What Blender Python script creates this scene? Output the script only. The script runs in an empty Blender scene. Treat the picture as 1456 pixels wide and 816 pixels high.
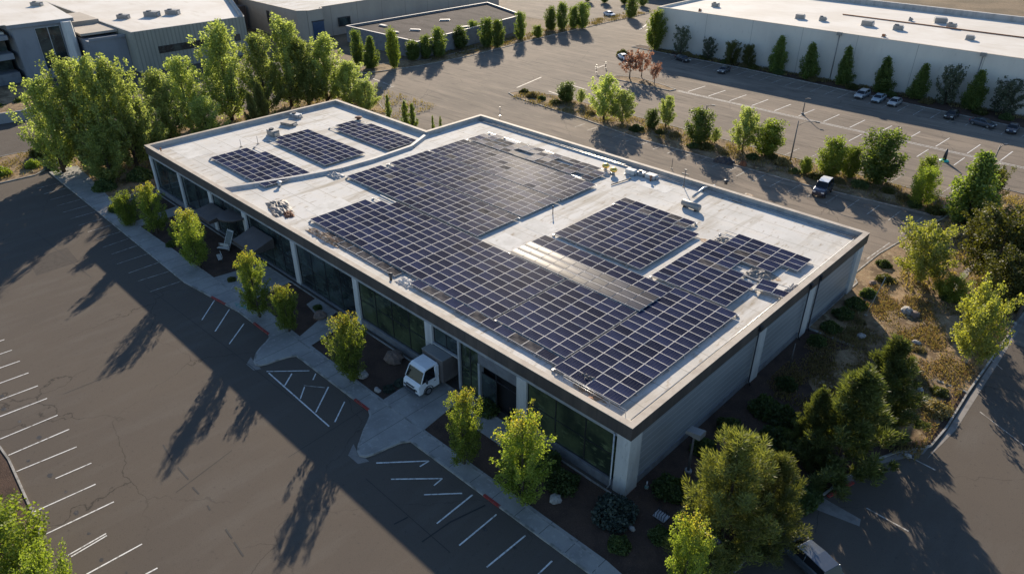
import bpy, math, random
import numpy as np
from mathutils import Vector, Matrix
random.seed(7)
RNG = np.random.default_rng(7)
C = bpy.context.scene.collection
R = math.radians

# ---------------------------------------------------------------- camera
CAM = np.array([20.7013, -33.6101, 41.5728]); YAW, PITCH, FOC = 2.3419, 0.535, 1013.91
FW = np.array([math.cos(PITCH)*math.cos(YAW), math.cos(PITCH)*math.sin(YAW), -math.sin(PITCH)])
RT = np.cross(FW, [0, 0, 1]); RT /= np.linalg.norm(RT); UP = np.cross(RT, FW)
def P(u, v, z=0.0):
    """ground (or level z) point seen at pixel u, v of the 1456 x 816 photograph"""
    d = FW + RT*(u-728)/FOC + UP*(408-v)/FOC
    p = CAM + d*((z-CAM[2])/d[2])
    return (float(p[0]), float(p[1]))
def PZ(u, v, z=0.0):
    return P(u, v, z) + (z,)

cd = bpy.data.cameras.new('camera'); cam = bpy.data.objects.new('camera', cd); C.objects.link(cam)
cd.sensor_width = 36; cd.lens = FOC/1456*36; cd.clip_start = 0.5; cd.clip_end = 3000
M = Matrix((RT, UP, -FW)).transposed().to_4x4(); M.translation = Vector(CAM); cam.matrix_world = M
bpy.context.scene.camera = cam

# ---------------------------------------------------------------- light
EL = R(19.6); SUN = Vector((-0.681*math.cos(EL), 0.732*math.cos(EL), math.sin(EL)))
sl = bpy.data.lights.new('sun', 'SUN'); so = bpy.data.objects.new('sun', sl); C.objects.link(so)
sl.energy = 5.0; sl.angle = R(0.5); sl.color = (1.0, 0.865, 0.685)
so.rotation_euler = SUN.to_track_quat('Z', 'Y').to_euler()
w = bpy.data.worlds.new('World'); bpy.context.scene.world = w; w.use_nodes = True
nt = w.node_tree; sky = nt.nodes.new('ShaderNodeTexSky'); sky.sky_type = 'NISHITA'; sky.sun_disc = False
sky.sun_elevation = EL; sky.sun_rotation = math.atan2(SUN.x, SUN.y) % (2*math.pi); sky.altitude = 800; sky.dust_density = 0.4; sky.ozone_density = 3.0
nt.links.new(sky.outputs[0], nt.nodes['Background'].inputs[0]); nt.nodes['Background'].inputs[1].default_value = 0.095
vs = bpy.context.scene.view_settings
vs.view_transform = 'Standard'; vs.look = 'None'; vs.gamma = 1; vs.use_curve_mapping = False; vs.exposure = 0.9
bpy.context.scene.cycles.max_bounces = 5; bpy.context.scene.cycles.diffuse_bounces = 2
bpy.context.scene.cycles.glossy_bounces = 3; bpy.context.scene.cycles.transparent_max_bounces = 4
bpy.context.scene.cycles.sample_clamp_indirect = 6; bpy.context.scene.cycles.use_denoising = True

# ---------------------------------------------------------------- materials
def mat(name, col, rough=0.8, metal=0.0, noise=None, bump=0.0, bscale=20, spec=0.5, coat=0, build=None):
    """noise: list of (scale, colour2, contrast lo, hi, stretch)"""
    m = bpy.data.materials.new(name); m.use_nodes = True
    n, l = m.node_tree.nodes, m.node_tree.links
    b = n['Principled BSDF']; b.inputs['Roughness'].default_value = rough; b.inputs['Metallic'].default_value = metal
    b.inputs['Specular IOR Level'].default_value = spec; b.inputs['Coat Weight'].default_value = coat
    tc = n.new('ShaderNodeTexCoord')
    cur = n.new('ShaderNodeRGB'); cur.outputs[0].default_value = (*col, 1); cur = cur.outputs[0]
    for i, (sc, c2, lo, hi, st) in enumerate(noise or []):
        mp = n.new('ShaderNodeMapping'); mp.inputs['Scale'].default_value = st; l.new(tc.outputs['Object'], mp.inputs[0])
        t = n.new('ShaderNodeTexNoise'); t.inputs['Scale'].default_value = sc; t.inputs['Detail'].default_value = 6
        t.inputs['Roughness'].default_value = 0.6; l.new(mp.outputs[0], t.inputs['Vector'])
        r = n.new('ShaderNodeMapRange'); r.inputs[1].default_value = lo; r.inputs[2].default_value = hi; l.new(t.outputs[0], r.inputs[0])
        mx = n.new('ShaderNodeMix'); mx.data_type = 'RGBA'; l.new(r.outputs[0], mx.inputs[0]); l.new(cur, mx.inputs[6])
        mx.inputs[7].default_value = (*c2, 1); cur = mx.outputs[2]
    if build: cur = build(n, l, tc, cur, b)
    l.new(cur, b.inputs['Base Color'])
    if bump:
        t = n.new('ShaderNodeTexNoise'); t.inputs['Scale'].default_value = bscale; t.inputs['Detail'].default_value = 4
        l.new(tc.outputs['Object'], t.inputs['Vector'])
        bp = n.new('ShaderNodeBump'); bp.inputs['Strength'].default_value = bump; bp.inputs['Distance'].default_value = 0.05
        l.new(t.outputs[0], bp.inputs['Height']); l.new(bp.outputs[0], b.inputs['Normal'])
    return m
def cracks(scale, width, col, amount=0.7):
    def f(n, l, tc, cur, b):
        wn = n.new('ShaderNodeTexNoise'); wn.inputs['Scale'].default_value = 0.5; wn.inputs['Detail'].default_value = 5
        l.new(tc.outputs['Object'], wn.inputs['Vector'])
        mx = n.new('ShaderNodeMix'); mx.data_type = 'RGBA'; mx.blend_type = 'LINEAR_LIGHT'; mx.inputs[0].default_value = 0.9
        l.new(tc.outputs['Object'], mx.inputs[6]); l.new(wn.outputs['Color'], mx.inputs[7])
        v = n.new('ShaderNodeTexVoronoi'); v.feature = 'DISTANCE_TO_EDGE'; v.inputs['Scale'].default_value = scale
        l.new(mx.outputs[2], v.inputs['Vector'])
        r = n.new('ShaderNodeMapRange'); r.inputs[1].default_value = 0; r.inputs[2].default_value = width
        r.inputs[3].default_value = amount; r.inputs[4].default_value = 0; l.new(v.outputs[0], r.inputs[0])
        pn = n.new('ShaderNodeTexNoise'); pn.inputs['Scale'].default_value = 0.09; l.new(tc.outputs['Object'], pn.inputs['Vector'])
        pr = n.new('ShaderNodeMapRange'); pr.inputs[1].default_value = 0.42; pr.inputs[2].default_value = 0.6; l.new(pn.outputs[0], pr.inputs[0])
        mu = n.new('ShaderNodeMath'); mu.operation = 'MULTIPLY'; l.new(r.outputs[0], mu.inputs[0]); l.new(pr.outputs[0], mu.inputs[1])
        m2 = n.new('ShaderNodeMix'); m2.data_type = 'RGBA'; l.new(mu.outputs[0], m2.inputs[0]); l.new(cur, m2.inputs[6])
        m2.inputs[7].default_value = (*col, 1)
        return m2.outputs[2]
    return f
def stripes(axis, period, width, col, soft=0.0, bump=0.0, prof='line'):
    """thin lines every period metres along axis (0 x, 1 y, 2 z)"""
    def f(n, l, tc, cur, b):
        s = n.new('ShaderNodeSeparateXYZ'); l.new(tc.outputs['Object'], s.inputs[0])
        d = n.new('ShaderNodeMath'); d.operation = 'DIVIDE'; d.inputs[1].default_value = period; l.new(s.outputs[axis], d.inputs[0])
        fr = n.new('ShaderNodeMath'); fr.operation = 'FRACT'; l.new(d.outputs[0], fr.inputs[0])
        lt = n.new('ShaderNodeMath'); lt.operation = 'LESS_THAN'; lt.inputs[1].default_value = width/period; l.new(fr.outputs[0], lt.inputs[0])
        m2 = n.new('ShaderNodeMix'); m2.data_type = 'RGBA'; l.new(lt.outputs[0], m2.inputs[0]); l.new(cur, m2.inputs[6])
        m2.inputs[7].default_value = (*col, 1)
        if bump:
            bp = n.new('ShaderNodeBump'); bp.inputs['Strength'].default_value = bump; bp.inputs['Distance'].default_value = 0.06
            l.new(fr.outputs[0], bp.inputs['Height']); l.new(bp.outputs[0], b.inputs['Normal'])
        return m2.outputs[2]
    return f
I3 = (1, 1, 1)
asphalt = mat('asphalt_near', (0.12, 0.101, 0.083), 0.9, noise=[(0.06, (0.11, 0.093, 0.078), .4, .6, I3), (0.5, (0.135, 0.119, 0.102), .5, .8, (1, .25, 1)), (14, (0.065, 0.058, 0.05), .52, .8, I3), (3, (0.08, 0.07, 0.062), .6, .75, I3)],
              bump=.35, bscale=30, spec=.08, build=cracks(0.075, 0.0035, (0.035, 0.032, 0.03), .75))
asphalt_far = mat('asphalt_weathered', (0.245, 0.203, 0.162), 0.9, noise=[(0.05, (0.19, 0.16, 0.13), .4, .6, I3), (0.3, (0.31, 0.255, 0.2), .5, .72, (.2, 1, 1)), (0.9, (0.11, 0.095, 0.08), .52, .75, (.15, 1.2, 1)), (1.6, (0.28, 0.235, 0.185), .56, .7, (.12, 1, 1)), (9, (0.14, 0.12, 0.1), .5, .8, I3)],
                  bump=.3, bscale=20, spec=.06, build=cracks(0.09, 0.006, (0.06, 0.055, 0.05), .7))
earth = mat('dry_earth', (0.23, 0.17, 0.11), .95, noise=[(0.07, (0.15, 0.115, 0.075), .42, .6, I3), (1.5, (0.12, 0.09, 0.055), .5, .7, I3), (12, (0.3, 0.24, 0.16), .55, .75, I3)], bump=.6, bscale=8, spec=.1)
drybed = mat('dry_grass_soil', (0.3, 0.21, 0.125), .95, noise=[(0.35, (0.13, 0.09, 0.055), .45, .6, I3), (1.3, (0.4, 0.31, 0.19), .52, .68, I3), (2.2, (0.1, 0.085, 0.04), .58, .7, I3), (14, (0.12, 0.085, 0.05), .5, .7, I3)], bump=.9, bscale=6, spec=.1)
mulch = mat('mulch', (0.1, 0.066, 0.05), .95, noise=[(0.5, (0.07, 0.048, 0.038), .45, .6, I3), (9, (0.2, 0.15, 0.12), .58, .72, I3), (18, (0.04, 0.03, 0.025), .5, .7, I3)], bump=.9, bscale=14, spec=.1)
concrete = mat('concrete', (0.34, 0.325, 0.3), .85, noise=[(0.3, (0.25, 0.24, 0.225), .42, .62, I3), (2.5, (0.41, 0.39, 0.36), .55, .75, I3), (14, (0.24, 0.23, 0.21), .55, .75, I3)], bump=.2, bscale=20, spec=.3,
               build=stripes(0, 2.4, 0.05, (0.12, 0.115, 0.105)))
kerbm = mat('kerb_concrete', (0.36, 0.34, 0.31), .85, noise=[(1.2, (0.2, 0.19, 0.17), .45, .6, I3), (10, (0.2, 0.19, 0.17), .58, .72, I3)], bump=.2)
guttm = mat('gutter_concrete', (0.24, 0.22, 0.2), .85, noise=[(1.2, (0.17, 0.155, 0.14), .45, .65, I3), (10, (0.13, 0.12, 0.11), .58, .72, I3)], bump=.2)
redp = mat('red_kerb_paint', (0.3, 0.03, 0.025), .7, noise=[(5, (0.2, 0.1, 0.08), .5, .62, I3)])
paint = mat('white_paint', (0.72, 0.71, 0.68), .7, noise=[(3.0, (0.32, 0.3, 0.27), .52, .66, I3), (14, (0.2, 0.19, 0.17), .58, .68, I3)])
paint_f = mat('faded_paint', (0.5, 0.47, 0.42), .75, noise=[(1.6, (0.2, 0.175, 0.15), .42, .58, I3), (12, (0.2, 0.19, 0.17), .55, .65, I3)])
tealp = mat('teal_paint', (0.06, 0.25, 0.2), .7, noise=[(4, (0.3, 0.3, 0.28), .42, .55, I3)])
roofm = mat('roof_membrane', (0.64, 0.62, 0.585), .8, noise=[(0.12, (0.55, 0.53, 0.49), .42, .6, I3), (0.9, (0.64, 0.6, 0.54), .5, .7, (.3, 1, 1)), (0.7, (0.4, 0.355, 0.29), .5, .7, (1, .12, 1)), (2.2, (0.33, 0.27, 0.2), .58, .72, (1, .3, 1)), (16, (0.42, 0.39, 0.34), .58, .8, I3)],
            bump=.12, bscale=5, spec=.04, build=stripes(1, 3.05, 0.06, (0.36, 0.33, 0.28)))
roofw = mat('white_roof_membrane', (0.72, 0.68, 0.62), .8, noise=[(0.08, (0.65, 0.6, 0.53), .42, .6, I3), (0.5, (0.57, 0.51, 0.43), .55, .8, (.25, 1, 1)), (6, (0.7, 0.66, 0.6), .58, .8, I3)], bump=.1, bscale=4, spec=.05,
            build=stripes(1, 6.1, 0.06, (0.6, 0.57, 0.52)))
patchw = mat('patch_membrane', (0.68, 0.66, 0.62), .85, spec=.04, noise=[(0.7, (0.58, 0.56, 0.52), .4, .6, I3), (3, (0.45, 0.41, 0.35), .58, .72, (1, .3, 1))])
patchm = mat('roof_stain_brown', (0.3, 0.2, 0.12), .9, noise=[(3, (0.55, 0.47, 0.38), .45, .6, I3)])
coping = mat('coping_metal', (0.5, 0.44, 0.37), .7, .0, spec=.1, noise=[(0.8, (0.42, 0.36, 0.3), .45, .62, (1, 1, .3)), (7, (0.3, 0.26, 0.22), .6, .75, I3)])
fasciam = mat('fascia_bronze', (0.085, 0.07, 0.062), .6, .0, noise=[(0.6, (0.125, 0.1, 0.085), .45, .65, (1, 1, .15)), (4, (0.065, 0.055, 0.05), .5, .7, (1, 1, .1))])
parain = mat('parapet_membrane', (0.42, 0.4, 0.38), .7, noise=[(0.7, (0.3, 0.285, 0.27), .45, .65, (1, 1, .3)), (5, (0.5, 0.48, 0.45), .55, .7, I3)])
wallm = mat('painted_concrete_wall', (0.5, 0.49, 0.47), .8, noise=[(0.5, (0.42, 0.41, 0.4), .45, .62, (1, 1, .3)), (5, (0.36, 0.35, 0.34), .6, .78, (1, 1, .3))], bump=.1)
colm = mat('column_white', (0.62, 0.61, 0.58), .75, noise=[(1, (0.5, 0.49, 0.47), .45, .65, (1, 1, .25)), (6, (0.38, 0.37, 0.35), .6, .75, (1, 1, .3))], bump=.1)
framem = mat('window_frame_light', (0.48, 0.49, 0.5), .5, .3, noise=[(1, (0.38, 0.39, 0.4), .45, .65, I3)])
darkm = mat('dark_metal', (0.045, 0.045, 0.05), .45, .4, noise=[(3, (0.08, 0.078, 0.078), .5, .7, I3)])
siding = mat('metal_siding', (0.38, 0.4, 0.42), .5, .25, noise=[(0.5, (0.31, 0.33, 0.35), .42, .62, (1, .2, 1)), (3, (0.27, 0.28, 0.29), .6, .78, (1, .3, 1))], build=stripes(2, 0.62, 0.05, (0.6, 0.62, 0.63), bump=.3))
plinth = mat('plinth_grey', (0.2, 0.205, 0.215), .8, noise=[(1.2, (0.15, 0.15, 0.16), .45, .65, I3), (8, (0.28, 0.28, 0.28), .6, .75, I3)])
ribbed = mat('ribbed_siding', (0.36, 0.345, 0.28), .7, .0, noise=[(0.4, (0.31, 0.3, 0.245), .42, .62, (1, 1, .3))], build=stripes(1, 0.9, 0.28, (0.25, 0.24, 0.2), bump=.6))
beigew = mat('tilt_up_beige', (0.42, 0.365, 0.3), .85, noise=[(0.2, (0.37, 0.32, 0.265), .42, .62, (1, 1, .4)), (3, (0.33, 0.29, 0.24), .6, .78, (1, 1, .3))], bump=.1, build=stripes(1, 9.0, 0.12, (0.2, 0.18, 0.15)))
whitew = mat('tilt_up_white', (0.68, 0.64, 0.57), .85, noise=[(0.12, (0.61, 0.57, 0.51), .42, .62, (1, 1, .4)), (2, (0.52, 0.48, 0.42), .6, .78, (1, 1, .3))], bump=.1, build=stripes(0, 12.2, 0.1, (0.36, 0.34, 0.3)))
greyw = mat('blue_grey_wall', (0.27, 0.28, 0.3), .8, noise=[(0.3, (0.22, 0.23, 0.25), .42, .62, (1, 1, .4)), (4, (0.2, 0.2, 0.21), .6, .78, (1, 1, .3))], bump=.1)
brickd = mat('brown_cladding', (0.09, 0.06, 0.045), .8, noise=[(0.5, (0.16, 0.115, 0.08), .5, .62, (1, 1, .3)), (3, (0.04, 0.03, 0.028), .5, .6, (1, 1, 3))], bump=.3)
darkroof = mat('dark_gravel_roof', (0.1, 0.085, 0.08), .95, spec=.05, noise=[(0.3, (0.06, 0.052, 0.05), .45, .6, (.4, 1, 1)), (1, (0.24, 0.2, 0.175), .6, .72, (.5, 2, 1)), (9, (0.07, 0.065, 0.06), .5, .7, I3)], bump=.4)
galv = mat('galvanised_metal', (0.5, 0.5, 0.5), .4, .6, noise=[(2, (0.35, 0.35, 0.35), .45, .65, I3), (9, (0.24, 0.2, 0.17), .62, .74, I3)])
hvacm = mat('hvac_casing', (0.26, 0.255, 0.245), .55, .2, noise=[(1.5, (0.28, 0.27, 0.25), .45, .65, I3), (8, (0.2, 0.17, 0.14), .6, .72, I3)])
brass = mat('gilded_cap', (0.9, 0.6, 0.16), .28, 1.0, noise=[(3, (0.7, 0.45, 0.12), .5, .7, I3)])
rust = mat('rusty_metal', (0.26, 0.11, 0.05), .8, noise=[(4, (0.14, 0.07, 0.045), .45, .6, I3)])
tarp = mat('grey_tarp', (0.2, 0.18, 0.16), .7, noise=[(2, (0.33, 0.29, 0.25), .45, .6, I3), (6, (0.1, 0.08, 0.07), .55, .7, I3)], bump=.6, bscale=4)
polem = mat('weathered_pole', (0.16, 0.15, 0.145), .6, .3, noise=[(3, (0.1, 0.095, 0.09), .45, .65, I3)])
rockm = mat('boulder', (0.36, 0.34, 0.32), .85, noise=[(2, (0.24, 0.225, 0.21), .45, .6, I3), (9, (0.5, 0.48, 0.45), .6, .75, I3)], bump=.5, bscale=8)
rockd = mat('brown_boulder', (0.2, 0.14, 0.11), .85, noise=[(2, (0.13, 0.1, 0.085), .45, .6, I3), (9, (0.3, 0.24, 0.2), .6, .75, I3)], bump=.5, bscale=8)
barkm = mat('bark', (0.1, 0.078, 0.06), .9, noise=[(4, (0.06, 0.045, 0.036), .45, .6, (1, 1, .3))], bump=.5)
barkw = mat('pale_bark', (0.4, 0.36, 0.3), .85, noise=[(5, (0.15, 0.12, 0.1), .55, .65, (1, 1, .6))], bump=.4)
framea = mat('panel_frame', (0.74, 0.71, 0.67), .7, .0, spec=.1, noise=[(6, (0.6, 0.57, 0.53), .5, .7, I3)])
rubber = mat('tyre_rubber', (0.02, 0.02, 0.021), .8, noise=[(8, (0.035, 0.034, 0.033), .5, .7, I3)])
rimm = mat('wheel_rim', (0.4, 0.4, 0.41), .35, .8)
def paintm(name, c, rough=.3, metal=.0, dirt=(0.3, 0.28, 0.25)):
    return mat(name, c, rough, metal, coat=.6, noise=[(2.2, tuple(0.8*a+0.2*b for a, b in zip(c, dirt)), .5, .75, I3)])
car_silver = paintm('silver_paint', (0.5, 0.52, 0.55), .3, .5); car_white = paintm('white_car_paint', (0.82, 0.83, 0.84))
car_blue = paintm('pale_blue_paint', (0.4, 0.48, 0.55), .3, .3); car_dark = paintm('dark_car_paint', (0.03, 0.035, 0.045), .25, .3)
car_navy = paintm('navy_car_paint', (0.025, 0.035, 0.07), .25, .3); car_grey = paintm('slate_car_paint', (0.1, 0.12, 0.15), .25, .5)
carglass = mat('car_glass', (0.012, 0.014, 0.017), .06, 0, spec=.45)
headl = mat('headlight_glass', (0.75, 0.75, 0.72), .15, 0, spec=.8); taill = mat('tail_light', (0.35, 0.02, 0.02), .2)
boxm = mat('truck_box_brown', (0.12, 0.105, 0.1), .6, .1, noise=[(0.8, (0.17, 0.15, 0.14), .45, .65, I3)])
bluedoor = mat('blue_roller_door', (0.04, 0.07, 0.13), .5, .2, noise=[(1, (0.06, 0.1, 0.17), .45, .65, (1, 1, 4))])

def glassmat(name, c1, c2, rough=.05):
    m = mat(name, c1, rough, 0, spec=.6, noise=[(0.35, c2, .42, .6, (1, 1, .8)), (1.6, tuple(x*1.6 for x in c2), .56, .7, (.7, 1, 1.6))])  # paler noise patches paint reflections and blinds into the pane colour
    n, l = m.node_tree.nodes, m.node_tree.links
    tc = n.new('ShaderNodeTexCoord'); t = n.new('ShaderNodeTexNoise'); t.inputs['Scale'].default_value = .55; t.inputs['Detail'].default_value = 2
    l.new(tc.outputs['Object'], t.inputs['Vector']); b = n.new('ShaderNodeBump'); b.inputs['Strength'].default_value = .35; b.inputs['Distance'].default_value = .06
    l.new(t.outputs[0], b.inputs['Height']); l.new(b.outputs[0], n['Principled BSDF'].inputs['Normal'])
    return m
glass = glassmat('reflection_patch_glass', (0.02, 0.026, 0.028), (0.055, 0.075, 0.07))
glass_g = glassmat('green_reflection_patch_glass', (0.03, 0.04, 0.028), (0.085, 0.105, 0.055))
blackin = mat('dark_interior', (0.012, 0.012, 0.014), .9)

def cellmat(name, base, rough, dusty, spec=.01):
    m = mat(name, base, rough, 0, spec=spec, noise=[(0.25, tuple(x*1.5+.004 for x in base), .45, .65, I3)])
    n, l = m.node_tree.nodes, m.node_tree.links; b = n['Principled BSDF']
    tc = n.new('ShaderNodeTexCoord'); s = n.new('ShaderNodeSeparateXYZ'); l.new(tc.outputs['Object'], s.inputs[0])
    src = b.inputs['Base Color'].links[0].from_socket
    oi = n.new('ShaderNodeObjectInfo')
    v = n.new('ShaderNodeMapRange'); v.inputs[3].default_value = .65; v.inputs[4].default_value = 1.5; l.new(oi.outputs['Random'], v.inputs[0])
    hs = n.new('ShaderNodeHueSaturation'); l.new(v.outputs[0], hs.inputs['Value']); l.new(src, hs.inputs['Color']); src = hs.outputs[0]
    for ax, per in ((0, .27), (1, .178)):
        d = n.new('ShaderNodeMath'); d.operation = 'DIVIDE'; d.inputs[1].default_value = per; l.new(s.outputs[ax], d.inputs[0])
        fr = n.new('ShaderNodeMath'); fr.operation = 'FRACT'; l.new(d.outputs[0], fr.inputs[0])
        lt = n.new('ShaderNodeMath'); lt.operation = 'LESS_THAN'; lt.inputs[1].default_value = .06; l.new(fr.outputs[0], lt.inputs[0])
        mx = n.new('ShaderNodeMix'); mx.data_type = 'RGBA'; l.new(lt.outputs[0], mx.inputs[0]); l.new(src, mx.inputs[6]); mx.inputs[7].default_value = (.09, .09, .1, 1); src = mx.outputs[2]
    dn = n.new('ShaderNodeTexNoise'); dn.inputs['Scale'].default_value = 1.2; dn.inputs['Detail'].default_value = 5
    l.new(tc.outputs['Object'], dn.inputs['Vector'])
    dr = n.new('ShaderNodeMapRange'); dr.inputs[1].default_value = .4; dr.inputs[2].default_value = .8; dr.inputs[4].default_value = dusty; l.new(dn.outputs[0], dr.inputs[0])
    mx = n.new('ShaderNodeMix'); mx.data_type = 'RGBA'; l.new(dr.outputs[0], mx.inputs[0]); l.new(src, mx.inputs[6]); mx.inputs[7].default_value = (.25, .22, .19, 1)
    l.new(mx.outputs[2], b.inputs['Base Color'])
    return m
cell = cellmat('solar_cells', (0.012, 0.017, 0.044), .34, .02, .0008)
cell_dust = cellmat('dusty_solar_cells', (0.035, 0.036, 0.045), .6, .5, .002)
cell_gloss = cellmat('glare_solar_cells', (0.014, 0.018, 0.036), .34, .06, .02)  # specular raised so the sun glare lands on these rows

def leafmat(name, c1, c2, trans=.42, tip=None, tcol=(1.5, 1.5, .5)):
    m = bpy.data.materials.new(name); m.use_nodes = True; n, l = m.node_tree.nodes, m.node_tree.links
    b = n['Principled BSDF']; b.inputs['Roughness'].default_value = .55; b.inputs['Specular IOR Level'].default_value = .3
    g = n.new('ShaderNodeNewGeometry'); oi = n.new('ShaderNodeObjectInfo'); tc = n.new('ShaderNodeTexCoord')
    t = n.new('ShaderNodeTexNoise'); t.inputs['Scale'].default_value = .8; l.new(tc.outputs['Object'], t.inputs['Vector'])
    a = n.new('ShaderNodeMath'); a.operation = 'ADD'; l.new(g.outputs['Random Per Island'], a.inputs[0]); l.new(t.outputs[0], a.inputs[1])
    r = n.new('ShaderNodeMapRange'); r.inputs[1].default_value = .35; r.inputs[2].default_value = 1.25; l.new(a.outputs[0], r.inputs[0])
    mx = n.new('ShaderNodeMix'); mx.data_type = 'RGBA'; l.new(r.outputs[0], mx.inputs[0]); mx.inputs[6].default_value = (*c1, 1); mx.inputs[7].default_value = (*c2, 1)
    cur = mx.outputs[2]
    if tip:
        s = n.new('ShaderNodeSeparateXYZ'); l.new(tc.outputs['Generated'], s.inputs[0])
        ad = n.new('ShaderNodeMath'); ad.operation = 'MULTIPLY_ADD'; l.new(g.outputs['Random Per Island'], ad.inputs[0]); ad.inputs[1].default_value = .35; l.new(s.outputs[2], ad.inputs[2])
        rr = n.new('ShaderNodeMapRange'); rr.inputs[1].default_value = .98; rr.inputs[2].default_value = 1.45; l.new(ad.outputs[0], rr.inputs[0])
        m3 = n.new('ShaderNodeMix'); m3.data_type = 'RGBA'; l.new(rr.outputs[0], m3.inputs[0]); l.new(cur, m3.inputs[6]); m3.inputs[7].default_value = (*tip, 1); cur = m3.outputs[2]
    v = n.new('ShaderNodeMapRange'); v.inputs[3].default_value = .75; v.inputs[4].default_value = 1.25; l.new(oi.outputs['Random'], v.inputs[0])
    hs = n.new('ShaderNodeHueSaturation'); l.new(v.outputs[0], hs.inputs['Value']); l.new(cur, hs.inputs['Color'])
    l.new(hs.outputs[0], b.inputs['Base Color'])
    tr = n.new('ShaderNodeBsdfTranslucent'); mu = n.new('ShaderNodeMix'); mu.data_type = 'RGBA'; mu.blend_type = 'MULTIPLY'; mu.inputs[0].default_value = 1
    l.new(hs.outputs[0], mu.inputs[6]); mu.inputs[7].default_value = (*tcol, 1); l.new(mu.outputs[2], tr.inputs[0])
    ms = n.new('ShaderNodeMixShader'); ms.inputs[0].default_value = trans
    l.new(b.outputs[0], ms.inputs[1]); l.new(tr.outputs[0], ms.inputs[2]); l.new(ms.outputs[0], n['Material Output'].inputs[0])
    return m
L_pop = leafmat('poplar_leaves', (0.17, 0.21, 0.07), (0.34, 0.38, 0.14), .6, tcol=(1.4, 1.45, .75))
L_young = leafmat('young_tree_leaves', (0.12, 0.165, 0.03), (0.27, 0.31, 0.065), .52, tcol=(1.35, 1.45, .6), tip=(0.5, 0.3, 0.06))
L_pale = leafmat('pale_leaves', (0.14, 0.17, 0.05), (0.3, 0.3, 0.09), .5)
L_col = leafmat('dense_tree_leaves', (0.075, 0.12, 0.035), (0.18, 0.23, 0.065), .48)
L_lime = leafmat('lime_leaves', (0.12, 0.165, 0.025), (0.25, 0.29, 0.055), .5, tcol=(1.35, 1.45, .6))
L_grey = leafmat('grey_green_leaves', (0.08, 0.1, 0.065), (0.14, 0.16, 0.1), .35, tcol=(1.2, 1.2, .9))
L_red = leafmat('autumn_leaves', (0.2, 0.09, 0.06), (0.33, 0.2, 0.14), .4, tcol=(1.4, 1.1, .8))
L_pine = leafmat('pine_needles', (0.075, 0.09, 0.03), (0.19, 0.2, 0.07), .36)
L_dpine = leafmat('dark_conifer_needles', (0.055, 0.075, 0.028), (0.145, 0.165, 0.06), .36)
L_shrub = leafmat('shrub_leaves', (0.045, 0.075, 0.025), (0.11, 0.145, 0.05), .38)
L_blue = leafmat('blue_green_shrub_leaves', (0.045, 0.065, 0.055), (0.08, 0.105, 0.085), .25, tcol=(1, 1.1, 1))
L_olive = leafmat('olive_leaves', (0.06, 0.07, 0.02), (0.13, 0.13, 0.04), .4)
L_dry = leafmat('dry_grass_blades', (0.16, 0.11, 0.055), (0.36, 0.28, 0.15), .4, tcol=(1.2, 1, .6))
L_drygreen = leafmat('half_dry_tufts', (0.1, 0.095, 0.04), (0.27, 0.22, 0.1), .4, tcol=(1.2, 1.1, .5))

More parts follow.
